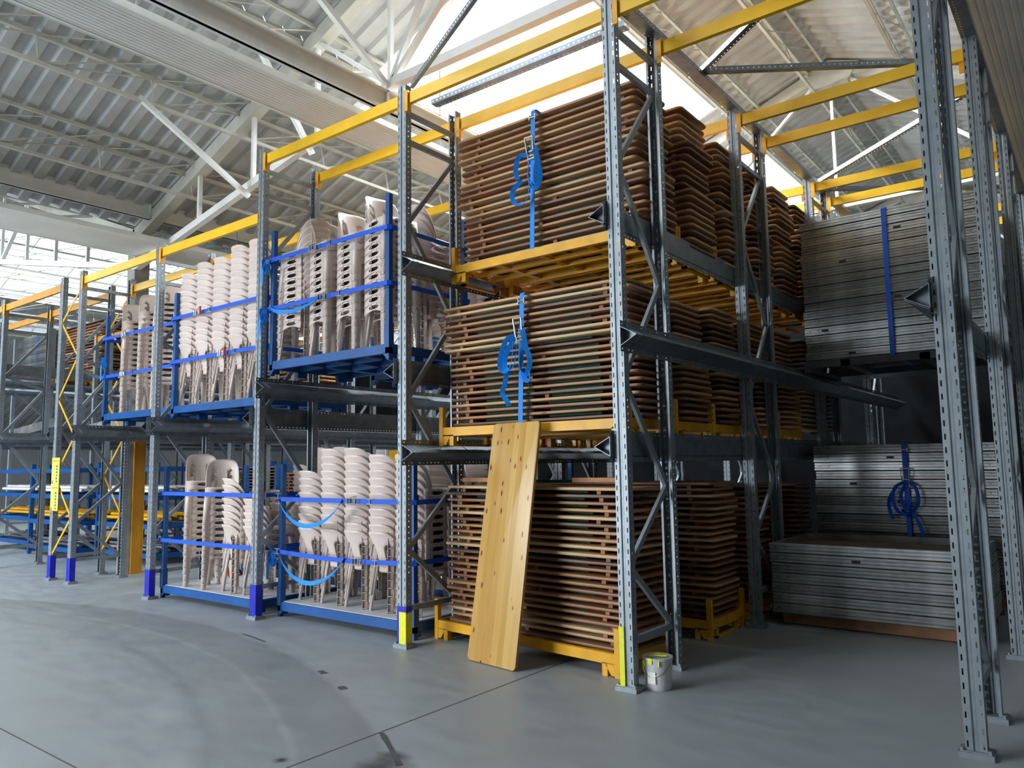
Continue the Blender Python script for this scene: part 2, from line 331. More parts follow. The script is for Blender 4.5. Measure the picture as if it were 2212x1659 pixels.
def rooflight(n, x0, x1, y0, y1, zf, nb):
    w_ = struct('window_%d' % n, None)
    pn = MB().poly([(x0,y0,zf(x0)+.03),(x1,y0,zf(x1)+.03),(x1,y1,zf(x1)+.03),(x0,y1,zf(x0)+.03)], [(0,1,2,3)])
    put('pane', pn.mesh('pane', 'glass'), w_)
    fr = MB()
    for x in (x0, x1): fr.bar((x,y0,zf(x)), (x,y1,zf(x)), .06, .1)
    for y in (y0, y1): fr.bar((x0,y,zf(x0)), (x1,y,zf(x1)), .06, .1)
    put('window_frame', fr.mesh('window_frame', 'white'), w_)
    for i in range(1, nb):
        y = y0+(y1-y0)*i/nb
        put('glazing_bar', MB().bar((x0,y,zf(x0)+.02), (x1,y,zf(x1)+.02), .03, .03).mesh('glazing_bar', 'white'), w_)
rooflight(1, 1.8, 4.4, 2.0, 7.9, roofz, 1); rooflight(2, 1.8, 4.4, 9.95, 15.05, roofz, 1)
rooflight(3, 1.8, 4.4, -10.05, -1.95, roofz, 4); rooflight(4, -8.5, -4.6, -10, -1, rz_l, 5); rooflight(5, -16.2, -12.4, -10, 22, rz_l, 24); rooflight(6, -18.1, -17.4, Y0, Y1, rz_l, 20)
# walls
def wall(name, x0, y0, x1, y1, z1, mt, z0=0): return struct(name, MB().box(x0, y0, z0, x1, y1, z1).mesh(name, mt))
wall('wall_added_shade', -1.2, 9.55, X1, 9.7, 4.9, 'dark'); wall('wall_added_shade_left', -10, 9.55, -1.2, 9.7, 4.6, 'dark', 2.25); wall('wall_back', X0, Y1, X1, Y1+.2, 9, 'wallw'); wall('wall_right', X1, Y0, X1+.2, Y1, 6.2, 'wall'); wall('wall_left', X0-.2, Y0, X0, Y1, 9, 'wallw')  # first two are added dark screens, standing in for shade behind the lanes
wf = struct('wall_front', MB().box(X0, Y0-.2, 0, -7, Y0, 9).box(2, Y0-.2, 0, X1, Y0, 9).box(-7, Y0-.2, 5.1, 2, Y0, 9).mesh('wall_front', 'wall'))

# ------------------------------------------------------------ roof trusses, purlins, hung panels
def truss(y, sgn, label):
    """scissor truss; sgn=+1 this bay, -1 the neighbouring bay mirrored about its eave"""
    t = thing('roof_truss', label, 'truss', (EX, y, 0), group=None)
    X = lambda d: sgn*d
    top = lambda d: EZ+TAN*min(d, 17.4-d)-.16
    bot = lambda d: (4.85+.19*min(d, 17.4-d)) if min(d,17.4-d) < 5.95 else 4.85+.19*5.95
    H = 8.7
    for a, b in ((0, H), (17.4, H)):
        put('rafter', MB().bar((X(a),0,top(a)), (X(b),0,top(b)), .16, .2).mesh('rafter', 'cream'), t)
        put('lower_chord', MB().bar((X(a),0,bot(a)), (X(5.95 if a == 0 else 11.45),0,bot(5.95)), .09, .10).mesh('lower_chord', 'white'), t)
    put('tie', MB().bar((X(5.95),0,bot(5.95)), (X(11.45),0,bot(5.95)), .1, .1).mesh('tie', 'white'), t)
    for d in (1.82, 3.17, 4.54, 5.87, 8.7, 11.53, 12.86, 14.23, 15.58):
        put('post', MB().bar((X(d),0,bot(d)), (X(d),0,top(d)), .055, .05).mesh('post', 'white'), t)
    for a, b in ((5.87, 4.54), (5.87, 7.0), (5.87, 8.7), (11.53, 8.7), (11.53, 12.86), (14.23, 12.86), (15.58, 14.23)):
        put('diagonal', MB().bar((X(a),0,bot(a)), (X(b),0,top(b)), .07, .05).mesh('diagonal', 'white'), t)
    put('gusset', MB().prism([(X(8.2),-.1,top(8.2)+.12),(X(8.7),-.1,top(8.7)+.12),(X(9.2),-.1,top(9.2)+.12),(X(9.0),-.1,top(8.7)-.35),(X(8.4),-.1,top(8.7)-.35)], (0,.2,0)).mesh('gusset', 'cream'), t)
TY = (-7.0, .9, 8.8, 16.7)
for y, nm in zip(TY, ('white lattice roof truss over the aisle at the front, mostly out of view','cream and white roof truss nearest above the blue chair pallets','cream roof truss crossing behind the big bright rooflight','farthest cream roof truss seen above the aluminium stack')):
    truss(y, 1, nm)
for y, nm in zip(TY, ('left bay truss above the open floor in front','left bay truss above the far left yellow zigzag rack pair','left bay truss across the glazed roof behind the racks','farthest left bay truss before the back wall')):
    truss(y, -1, nm)
def purlin(x, y0, y1, z, label, grp, s=1):
    t = thing('lattice_purlin', label, 'purlin', (x, y0, z), group=grp); Ln = y1-y0
    put('top_chord', MB().bar((0,0,-.04), (0,Ln,-.04), .05, .05).mesh('top_chord', 'cream'), t)
    put('top_chord', MB().bar((.28,0,-.04+TAN*.28*s), (.28,Ln,-.04+TAN*.28*s), .04, .04).mesh('top_chord', 'cream'), t)
    put('bottom_chord', MB().bar((.1,0,-.42), (.1,Ln,-.42), .045, .045).mesh('bottom_chord', 'cream'), t)
    mb = MB(); n = max(1, round(Ln/1.3)); st = Ln/n
    for i in range(n):
        a, b = i*st, (i+1)*st
        mb.rod((0,a,-.05), (.1,a,-.42), .013, 4); mb.rod((.1,a,-.42), (0,b,-.05), .011, 4); mb.rod((.1,a,-.42), (.28,b,-.04+TAN*.28*s), .011, 4)
        mb.rod((0,a,-.05), (.28,a+st/2,-.04+TAN*.28*s), .007, 4)
    lo = put('lattice_rods', mb.mesh('lattice_rods', 'cream'), t); lo['kind'] = 'stuff'
spans = [(-7.0, .9), (.9, 8.8), (8.8, 16.7), (16.7, 23.9)]
SN = ['aisle', 'nearest', 'middle', 'farthest']
xs = [-.98, .42, 1.82, 3.2, 4.65, 5.85]
for i, x in enumerate(xs):
    for (a, b), sn in zip(spans, SN):
        if x == 3.2 and a in (.9, -7.0, 8.8): continue
        purlin(x, a, b, roofz(x)-.02, 'cream lattice purlin, %s from the left eave beam, %s roof span, left slope' % (ORD[i] if i else 'first', sn), 'left slope lattice purlins')
for i, x in enumerate([7.35, 8.8, 10.25]):
    for (a, b), sn in list(zip(spans, SN))[1:]:
        purlin(x, a, b, roofz(x)-.02, 'cream lattice purlin, %s right of the ridge, %s roof span, above yellow beams' % (ORD[i] if i else 'first', sn), 'right slope lattice purlins', -1)
for i, x in enumerate([-12.9, -14.0, -15.1, -16.3, -17.6]):
    for (a, b), sn in zip(spans[1:], SN[1:]):
        purlin(x, a, b, rz_l(x)-.02, 'dark lattice purlin, %s under the far bright slope of the left bay, %s span' % (ORD[i] if i else 'highest', sn), 'far slope lattice purlins', 1)
for i, x in enumerate([-4.3, -5.9, -7.5, -9.1]):
    for (a, b), sn in zip(spans, SN):
        purlin(x, a, b, rz_l(x)-.02, 'grey lattice purlin, %s under the near left bay slope, %s span' % (ORD[i] if i else 'lowest', sn), 'glazed bay lattice purlins', -1)
# long white beams and hung panels
def ybeam(x, y0, y1, z, h, label):
    t = thing('longitudinal_beam', label, 'beam', (x, y0, z))
    put('web', MB().box(-.02, 0, 0, .02, y1-y0, h).mesh('web', 'white'), t)
    put('flange', MB().box(-.06, 0, 0, .06, y1-y0, .018).mesh('flange', 'white'), t); put('flange', MB().box(-.06, 0, h-.018, .06, y1-y0, h).mesh('flange', 'white'), t)
    mb = MB()
    for yy in (y for y in [2.1, 7.8, 10.5] if y < y1-y0): mb.box(-.06, yy, 0, .06, yy+.02, h)
    st = put('stiffener', mb.mesh('stiffener', 'white'), t)
ybeam(3.37, -7, 8.7, 5.63, .23, 'deep white steel beam running front to back above the upper chairs')
ybeam(-2.0, -7, 16, 5.5, .26, 'white eave beam running front to back above the left racks')
def hung(x0, x1, y0, y1, z, label, hx=None):
    t = thing('hanging_panel', label, 'panel', (x0, y0, z)); wd = x1-x0; P = []; n = 12
    mb = MB(); xs_ = []
    for i in range(n):
        a = wd*i/n; s = wd/n; xs_ += [(a, 0), (a+s*.55, 0), (a+s*.68, .007), (a+s*.87, .007)]
    xs_.append((wd, 0))
    for (a, dz) in xs_: P += [(a, 0, dz), (a, y1-y0, dz)]
    mb.poly(P, [(2*i, 2*i+1, 2*i+3, 2*i+2) for i in range(len(xs_)-1)])
    put('panel_sheet', mb.mesh('panel_sheet', 'strip'), t)
    put('edge_rail', MB().box(-.03, 0, -.01, 0, y1-y0, .06).mesh('edge_rail', 'white'), t); put('edge_rail', MB().box(wd, 0, -.01, wd+.03, y1-y0, .06).mesh('edge_rail', 'white'), t)
    yy = 1.2
    while yy < y1-y0:
        for xx in (0, wd): put('hanger_rod', MB().rod((xx, yy, .05), (xx, yy, roofz(x0+xx)-z-.4 if x0 > EX-.5 else .8), .008, 5).mesh('hanger_rod', 'galv'), t)
        yy += 3.9
hung(2.52, 3.12, -7, 16, 5.6, 'long ribbed white panel hung above the upper chair stacks')
hung(-2.42, -1.44, -7, 14, 5.0, 'long ribbed white panel hung low over the far left racks')
hung(8.82, 9.5, .5, 16, 5.55, 'long ribbed grey panel hung over the rightmost rack uprights')
def knee(p, q, label):
    tag(put('knee_brace', MB().bar(p, q, .06, .06).mesh('knee_brace', 'white')), label, 'brace')
knee((.52, -.62, 6.16), (.64, .86, 5.27), 'long white knee brace from a lattice purlin down to the nearest truss')
knee((1.92, .12, 6.62), (2.0, .86, 5.5), 'short white knee brace beside the ribbed hanging panel')
knee((3.3, -.9, 7.1), (3.38, .82, 5.95), 'white knee brace meeting the end of the deep white beam')
# concrete column
cc = thing('concrete_column', 'pale concrete column with orange guard standing among the left racks', 'column', (-2.62, .98, 0))
put('shaft', MB().box(-.12, -.12, 0, .12, .12, 5.3).mesh('shaft', 'conc'), cc)
put('corner_guard', MB().box(.121, -.03, 0, .15, .125, 2.15).box(.06, .121, 0, .15, .15, 2.15).mesh('corner_guard', 'orange'), cc)

# ------------------------------------------------------------ racking
FD = .711
def upright_mesh(H):
    mb = MB(); W2, D2 = .052, .036
    perf(mb, (-W2,-D2,0), (1,0,0), (0,0,1), W2-.014, H, (.010,.018), .075, .034)
    perf(mb, (.014,-D2,0), (1,0,0), (0,0,1), W2-.014, H, (.020,.028), .075, .034)
    mb.poly([(-.014,-D2,0),(-.006,-D2+.01,0),(.006,-D2+.01,0),(.014,-D2,0),(-.014,-D2,H),(-.006,-D2+.01,H),(.006,-D2+.01,H),(.014,-D2,H)], [(0,1,5,4),(1,2,6,5),(2,3,7,6)])
    for sgn in (-1, 1):
        perf(mb, (sgn*W2,-D2,0), (0,1,0), (0,0,1), 2*D2, H, (.030,.041), .05, .012)
        mb.poly([(sgn*W2,D2,0),(sgn*(W2-.018),D2,0),(sgn*(W2-.018),D2,H),(sgn*W2,D2,H)], [(0,1,2,3)])
    return mb.mesh('upright', 'galv')
UM = {}
def frame(x, y, H, label, foot=None, grp='galvanised rack frames'):
    hk = round(H, 2)
    if hk not in UM:
        zz = [(1, .35), (0, .85), (1, 1.41), (0, 2.22), (1, 3.03), (0, H-1.30), (1, H-.52)]
        br = []
        for (s0, z0), (s1, z1) in zip(zz, zz[1:]):
            br.append(MB().bar((0, .04+(FD-.08)*s0, z0), (0, .04+(FD-.08)*s1, z1), .045, .028, (1,0,0)).mesh('diagonal_brace', 'galv'))
        hb = [MB().bar((0, .03, z), (0, FD-.03, z), .035, .045).mesh('horizontal_brace', 'galv') for z in (.33, H-.5, H-.22)]
        bp = MB().box(-.085, -.065, 0, .085, .065, .03).box(-.075,-.055,.03,.075,.055,.036)
        for sx in (-1, 1): bp.lathe([(.012, 0), (.012, .02), (0, .022)], 6, (sx*.066, -.045, .03))
        UM[hk] = (upright_mesh(H), br, hb, bp.mesh('base_plate', 'galv'))
    um, br, hb, bp = UM[hk]
    t = thing('rack_frame', label, 'rack frame', (x, y, 0), group=grp)
    put('upright', um, t, (0,0,.03)); put('upright', um, t, (0,FD,.03), (0,0,pi))
    put('base_plate', bp, t); put('base_plate', bp, t, (0,FD,0))
    for m in br: put('diagonal_brace', m, t)
    for m in hb: put('horizontal_brace', m, t)
    if foot == 'blue':
        mb = MB().box(-.056,-.041,.035,.056,-.039,.36).box(-.056,-.041,.035,-.054,.036,.36).box(.054,-.041,.035,.056,.036,.36)
        put('painted_foot', mb.mesh('painted_foot', 'footblue'), t)
    elif foot == 'both':
        put('painted_foot', MB().box(-.056,-.041,.035,-.03,-.039,.30).box(-.056,-.041,.035,-.054,.036,.34).box(-.056,-.0405,.31,.056,-.038,.36).box(.054,-.04,.31,.056,.036,.36).mesh('painted_foot', 'footblue'), t)['label'] = 'blue paint patch on the foot'
        put('painted_foot', MB().box(-.03,-.042,.035,.056,-.040,.31).box(.054,-.041,.035,.0565,.036,.30).mesh('painted_foot', 'footyel'), t)['label'] = 'yellow paint patch on the foot'
    elif foot == 'yellow':
        put('painted_foot', MB().box(-.056,-.042,.035,-.014,-.0395,.44).box(-.08,-.06,.036,-.01,-.045,.038).mesh('painted_foot', 'footyel'), t)['label'] = 'yellow paint stripe on the foot'
    return t
H1, H2 = 5.18, 4.53
s = 2.2631; LX = {-1: -s, 0: 0, 1: s, 2: 2*s, 3: 3*s, 4: 8.907}
YF = [0, 2.495, 4.99, 7.485]; DEP = ['front row', 'second row back', 'third row back', 'fourth row back', 'rearmost row']
WHO = {3: 'right of the leaning tabletop', 2: 'between chair pallets and table stacks', 1: 'between the two lower chair pallets', 0: 'left of the lower left chair pallet', 4: 'at far right edge of the aisle'}
FOOT = {0: 'blue', 1: 'blue', 2: 'both', 3: 'yellow', -1: 'blue'}
for k in (4, 3, 2, 1, 0, -1):
    for i, y in enumerate(YF):
        H = H1 if k > 0 else H2
        ft = FOOT.get(k) if i == 0 else None
        extra = {'yellow': ', yellow striped foot', 'both': ', yellow and blue foot', 'blue': ', blue painted foot'}.get(ft, '')
        who = WHO.get(k, 'in the yellow zigzag pair, nearer one')
        frame(LX[k], y, H, 'galvanised rack frame %s, %s%s' % (who, DEP[i], extra), ft)
for i, y in enumerate(YF[:3]):
    frame(-2.92, y, H2, 'galvanised rack frame behind the yellow placard, %s' % DEP[i], 'blue' if i == 0 else None)
    frame(-5.26, y, H2, 'galvanised rack frame left of the yellow placard, %s' % DEP[i], 'blue' if i == 0 else None)
    frame(-7.5, y, H2, 'galvanised rack frame at the far left edge, %s' % DEP[i], 'blue' if i == 0 else None)
# yellow top beams
conn = MB().box(0,-.03,-.17,.006,.03,.06).box(0,-.045,-.17,.05,-.041,.06)
holes = MB(); 
CM = MB().box(0,-.045,-.14,.045,-.040,.065).box(0,-.045,-.14,.005,.03,.065).mesh('connector', 'yelpal')
BM = {}
def beam(x0, x1, y, z, label, grp, mt='yellow'):
    Ln = round(x1-x0-.11, 3); key = (Ln, mt)
    if key not in BM: BM[key] = MB().box(0,-.022,-.055,Ln,.022,.055).mesh('beam', mt)
    t = thing('rack_beam', label, 'beam', (x0+.055, y-.01, z), group=grp)
    put('box_section', BM[key], t); put('connector', CM, t, (-.005,0,0)); put('connector', CM, t, (Ln+.005,0,0), (0,0,pi))
    return t
lanes = [(-1, 0, 'far left'), (0, 1, 'left'), (1, 2, 'middle'), (2, 3, 'table'), (3, 4, 'aluminium')]
for a, b, nm in lanes:
    z = (5.09 if a >= 1 else 4.43) - .02
    for i, y in enumerate(YF[:4]):
        beam(LX[a], LX[b], y, z, 'yellow rack beam over the %s lane, %s, front upright' % (nm, DEP[i]), 'yellow top beams')
        beam(LX[a], LX[b], y+FD+.02, z, 'yellow rack beam over the %s lane, %s, rear upright' % (nm, DEP[i]), 'yellow top beams')
for (xa, xb, nm) in ((-5.26, -2.92, 'placard'), (-7.5, -5.26, 'leftmost')):  # yellow beams in weak light, the shade put into an orange colour
    for i, y in enumerate(YF[:3]):
        beam(xa, xb, y, 4.41, 'shade-toned yellow rack beam over the %s lane, %s, front upright' % (nm, DEP[i]), 'shade-toned far left beams', 'orange')
        beam(xa, xb, y+FD+.02, 4.41, 'shade-toned yellow rack beam over the %s lane, %s, rear upright' % (nm, DEP[i]), 'shade-toned far left beams', 'orange')
# pallet rails along the lanes: pointed guide profile
def rail_mesh(Ln):
    t = MB(); p = [(0,.085),(.0,.07),(.13,0.0),(0,-.07),(0,-.085)]
    for (a, b) in zip(p, p[1:]):
        if a[0] == b[0]: continue
        t.poly([(a[0],0,a[1]),(b[0],0,b[1]),(b[0],Ln,b[1]),(a[0],Ln,a[1]), (a[0],0,a[1]-.004),(b[0],0,b[1]-.004),(b[0],Ln,b[1]-.004),(a[0],Ln,a[1]-.004)], [(0,1,2,3),(7,6,5,4),(0,4,5,1),(2,6,7,3),(1,5,6,2)])
    t.box(-.003, 0, -.07, 0, Ln, .07)
    perf(t, (0,0,.07), (0,0,1), (0,1,0), .045, Ln, (.018,.028), .05, .011)
    perf(t, (0,0,-.115), (0,0,1), (0,1,0), .045, Ln, (.017,.027), .05, .011)
    return t.mesh('guide_rail', 'galvdark')
RM = {True: rail_mesh(9.4)}
brk = MB().box(0,-.002,-.11,.004,.03,.11).prism([(0,0,.075),(.14,0,0),(0,0,-.075)], (0,.004,0)).mesh('bracket', 'galv')
def rail(k, side, z, nm):
    x = (LX[k] if isinstance(k, int) else k) + side*.058
    t = thing('pallet_rail', nm, 'rail', (x, -.09, z), (0, 0, 0)); 
    if side < 0: t.scale = (-1, 1, 1)
    put('guide_rail', RM[True], t)
    for y in YF[:4]:
        for dy in (0, FD): put('bracket', brk, t, (0, y+dy+.08, 0))
for (a, b, zs, nm) in ((2, 3, (1.72, 3.46), 'table lane'), (3, 4, (2.52,), 'aluminium lane'), (1, 2, (2.47,), 'middle chair lane'), (0, 1, (2.15,), 'left chair lane'), (-1, 0, (2.15,), 'far left chair lane')):
    for z in zs:
        lev = 'upper' if z > 3 else ('lower' if z < 2 else 'single')
        rail(a, 1, z, '%s dark steel pallet rail along the left side of the %s' % (lev, nm)); rail(b, -1, z, '%s dark steel pallet rail along the right side of the %s' % (lev, nm))
rail(-5.26, 1, 2.15, 'dark steel pallet rail on the left of the placard lane'); rail(-2.92, -1, 2.15, 'dark steel pallet rail on the right of the placard lane')
rail(-7.5, 1, 2.15, 'dark steel pallet rail on the left of the leftmost lane'); rail(-5.26, -1, 2.15, 'dark steel pallet rail on the right of the leftmost lane')
# top bracing members (perforated)
def perfbar(p, q, wd, label, mt='galvdark'):
    p = Vector(p); q = Vector(q); L_ = (q-p).length; mb = MB()
    perf(mb, (-wd/2,0,0), (1,0,0), (0,1,0), wd, L_, (wd*.2,wd*.3), .05, .012)
    perf(mb, (-wd/2,0,0), (0,0,1), (0,1,0), .05, L_, (.02,.032), .05, .012); perf(mb, (wd/2,0,0), (0,0,1), (0,1,0), .05, L_, (.02,.032), .05, .012)
    o = put('top_brace', mb.mesh('top_brace', mt), None, p); a = (q-p).normalized()
    o.rotation_euler = a.to_track_quat('Y', 'Z').to_euler(); return tag(o, label, 'brace')
perfbar((LX[3], -.03, 5.21), (LX[3], 9.4, 5.21), .11, 'dark perforated rail along the top of the frames right of the table stacks')
perfbar((LX[4], -.03, 5.21), (LX[4], 9.4, 5.21), .11, 'dark perforated rail along the top of the far right frames')
perfbar((LX[2]+.05, .36, 5.14), (LX[3]-.05, .36, 5.14), .09, 'grey perforated strut between the first table lane beams')
perfbar((LX[3]+.03, 1.67, 5.26), (LX[4]-.05, 3.1, 5.26), .06, 'long dark perforated strut crossing the aluminium lane roof side')
perfbar((LX[3]+.03, 5.75, 5.26), (LX[4]-.05, 7.4, 5.26), .06, 'second dark perforated strut farther down the aluminium lane')
perfbar((LX[3]+.03, 1.67, 5.26), (LX[4]-.05, .15, 5.26), .06, 'bright perforated strut rising to the first aluminium lane beam')
perfbar((LX[3]+.03, 5.4, 5.26), (LX[4]-.05, 3.7, 5.26), .06, 'bright perforated strut crossing below the second aluminium lane beams')
perfbar((LX[2], .1, 5.24), (5.95, -.6, 5.24), .035, 'grey strut leaving the top of the frame beside the table stacks', 'galv')
# yellow zigzag between the pair of frames
for i, yy in enumerate((0, FD)):
    t = thing('zigzag_brace', 'yellow zigzag bracing between the paired left frames, %s' % ('front one' if i == 0 else 'rear one behind the column'), 'brace', (0, yy-.02, 0))
    zz = [.36, .93, 1.52, 2.10, 2.68, 3.28, 3.85, 4.30]
    for n_, (a, b) in enumerate(zip(zz, zz[1:])):
        xa, xb = (-2.90, -2.29) if n_ % 2 == 0 else (-2.29, -2.90)
        put('flat_bar', MB().bar((xa, 0, a), (xb, 0, b), .008, .035, (0,0,1)).mesh('flat_bar', 'yelpal'), t)
# placard
sg = thing('load_placard', 'tall yellow load placard fixed to the left rack upright', 'sign', (-2.79, -.055, 1.02))
put('plate', MB().box(-.13, -.004, 0, .13, 0, .78).mesh('plate', 'sign'), sg)
def text(body, size, loc, parent, rot=(pi/2,0,0), mt='grey', name='lettering'):
    c = bpy.data.curves.new('t', 'FONT'); c.body = body; c.size = size; c.align_x = 'CENTER'; c.extrude = .0004
    o = bpy.data.objects.new('t', c); COL.objects.link(o); dg = bpy.context.evaluated_depsgraph_get()
    me = bpy.data.meshes.new_from_object(o.evaluated_get(dg)); bpy.data.objects.remove(o); me.materials.clear(); me.materials.append(M_[mt])
    return put(name, me, parent, loc, rot)
for z0 in (.74, .345):
    text('CHARGE MAXI', .032, (0, -.005, z0-.02), sg)
    mb = MB()
    for i in range(6):
        mb.box(.02+.01*(i%2), -.0055, z0-.07-.045*i-.03, .07, -.004, z0-.07-.045*i)
        mb.box(-.11, -.0052, z0-.085-.045*i, -.04, -.004, z0-.081-.045*i)
    mb.box(-.11, -.0055, z0-.345, -.075, -.004, z0-.30)
    put('printed_table', mb.mesh('printed_table', 'grey'), sg)

# ------------------------------------------------------------ pallets
def blue_pallet(x0, x1, y0, dep, z, label, post=1.62):
    t = thing('blue_stacking_pallet', label, 'pallet', (x0, y0, z), group='blue post pallets'); Wd = x1-x0; D = dep
    f = MB()
    f.box(0, 0, .045, Wd, .05, .135).box(0, D-.05, .045, Wd, D, .135).box(0, 0, .045, .05, D, .135).box(Wd-.05, 0, .045, Wd, D, .135)
    for xx in (Wd*.25, Wd*.5, Wd*.75): f.box(xx-.04, .05, .06, xx+.04, D-.05, .125)
    for yy in (D*.33, D*.66): f.box(.05, yy-.03, .06, Wd-.05, yy+.03, .12)
    put('base_frame', f.mesh('base_frame', 'blue'), t)
    ft = MB().prism([(0,0,.05),(.09,0,.05),(.02,0,-.02),(0,0,-.02)], (0,.05,0)).prism([(Wd,0,.05),(Wd,0,-.02),(Wd-.02,0,-.02),(Wd-.09,0,.05)], (0,.05,0))
    ft.box(.0,.05,0,.05,.1,.05).box(Wd-.05,.05,0,Wd,.1,.05).box(0,D-.1,0,.05,D,.05).box(Wd-.05,D-.1,0,Wd,D,.05)
    for yy in (.3, .8): 
        if yy < D: ft.box(0,yy*D,-.02,.05,yy*D+.12,.05).box(Wd-.05,yy*D,-.02,Wd,yy*D+.12,.05)
    for pc in pieces(ft, t, 'foot', 'blue'): pass
    put('deck_board', MB().box(.03, .03, .125, Wd-.03, D-.03, .14).mesh('deck_board', 'deck'), t)
    pm = MB().box(-.025,-.025,.04,.025,.025,post).box(-.033,-.033,.1,.033,.033,.34).box(-.034,-.034,post*.42,.034,.034,post*.42+.06).box(-.034,-.034,post*.77,.034,.034,post*.77+.06).mesh('post', 'blue')
    for xx in (.025, Wd-.025):
        for yy in (.025, D-.025): put('corner_post', pm, t, (xx, yy, 0))
    return t
def strap_loop(x0, x1, y0, dep, z, label, tail=None, ratchet=.66, sag=.0, red=False, lift=0.):
    """webbing round a pallet at height z; tail = (x0,x1,drop) loose loop"""
    t = thing('ratchet_strap', label, 'strap', (0,0,0)); yf = y0-.032; hw = .023
    P = [(x0-.03, y0+dep, z), (x0-.035, yf+.03, z), (x0-.01, yf-.003, z)]
    n = 14; 
    for i in range(1, n): 
        u = i/n; P.append((x0+(x1-x0)*u, yf-.004, z+lift*u-sag*sin(pi*u)))
    P += [(x1+.01, yf-.003, z+lift), (x1+.035, yf+.03, z+lift), (x1+.03, y0+dep, z+lift)]
    put('webbing', MB().ribbon(P, [(0,0,hw)]*len(P)).mesh('webbing', 'strap'), t)
    xr = x0+(x1-x0)*ratchet; zr = z+lift*ratchet-sag*sin(pi*ratchet); rb = MB()
    for dz in (-.03, .03): rb.bar((xr-.07, yf-.02, zr+dz), (xr+.06, yf-.02, zr+dz), .022, .004)
    for dx in (-.06, -.02, .03, .05): rb.rod((xr+dx, yf-.02, zr-.03), (xr+dx, yf-.02, zr+.03), .007, 6)
    rb.path([(xr-.02, yf-.03, zr-.032), (xr+.09, yf-.05, zr-.035), (xr+.11, yf-.05, zr+.05), (xr, yf-.03, zr+.035)], .005, 5)
    put('ratchet', rb.mesh('ratchet', 'zinc'), t)
    xb = xr+.27; bk = MB()
    for dz in (-.025, .025): bk.bar((xb-.04, yf-.01, zr+dz+lift*.12), (xb+.04, yf-.01, zr+dz+lift*.12), .02, .005)
    bk.rod((xb, yf-.012, zr-.028+lift*.12), (xb, yf-.012, zr+.028+lift*.12), .006, 5)
    put('hook', bk.mesh('hook', 'zinc'), t)
    if red: put('handle_grip', MB().box(xr+.1, yf-.055, zr-.04, xr+.13, yf-.04, zr+.06).mesh('handle_grip', 'red'), t)['label'] = 'red ratchet grip'
    if tail:
        a, b, dr = tail; P = []; Wv = []; n = 20
        for i in range(n+1):
            u = i/n; P.append((a+(b-a)*u, yf-.015-.03*sin(pi*u), z+.01-dr*(1-(2*u-1)**2)**.8)); tw = .5-1.3*u
            Wv.append((0, -hw*sin(tw), hw*cos(tw)))
        put('loose_tail', MB().ribbon(P, Wv).mesh('loose_tail', 'strapl'), t)
    return t
def knot(x, y, z, label, ln=.28):
    t = thing('strap_end', label, 'strap', (x, y, z)); mb = MB()
    pts = [(.02,0,0), (.05,-.04,-.02), (.08,-.05,-.07), (.07,-.03,-.13), (.03,-.03,-.16), (-.01,-.03,-.12), (-.015,-.04,-.05), (.0,-.045,0)]
    mb.ribbon(pts, [(.003,.022,0)]*len(pts))
    pts = [(0,-.02,0), (-.02,-.04,-.05), (-.035,-.045,-ln*.5), (-.06,-.03,-ln)]
    mb.ribbon(pts, [(.022,.0,0.004)]*len(pts))
    put('webbing', mb.mesh('webbing', 'strapl'), t)
    return t

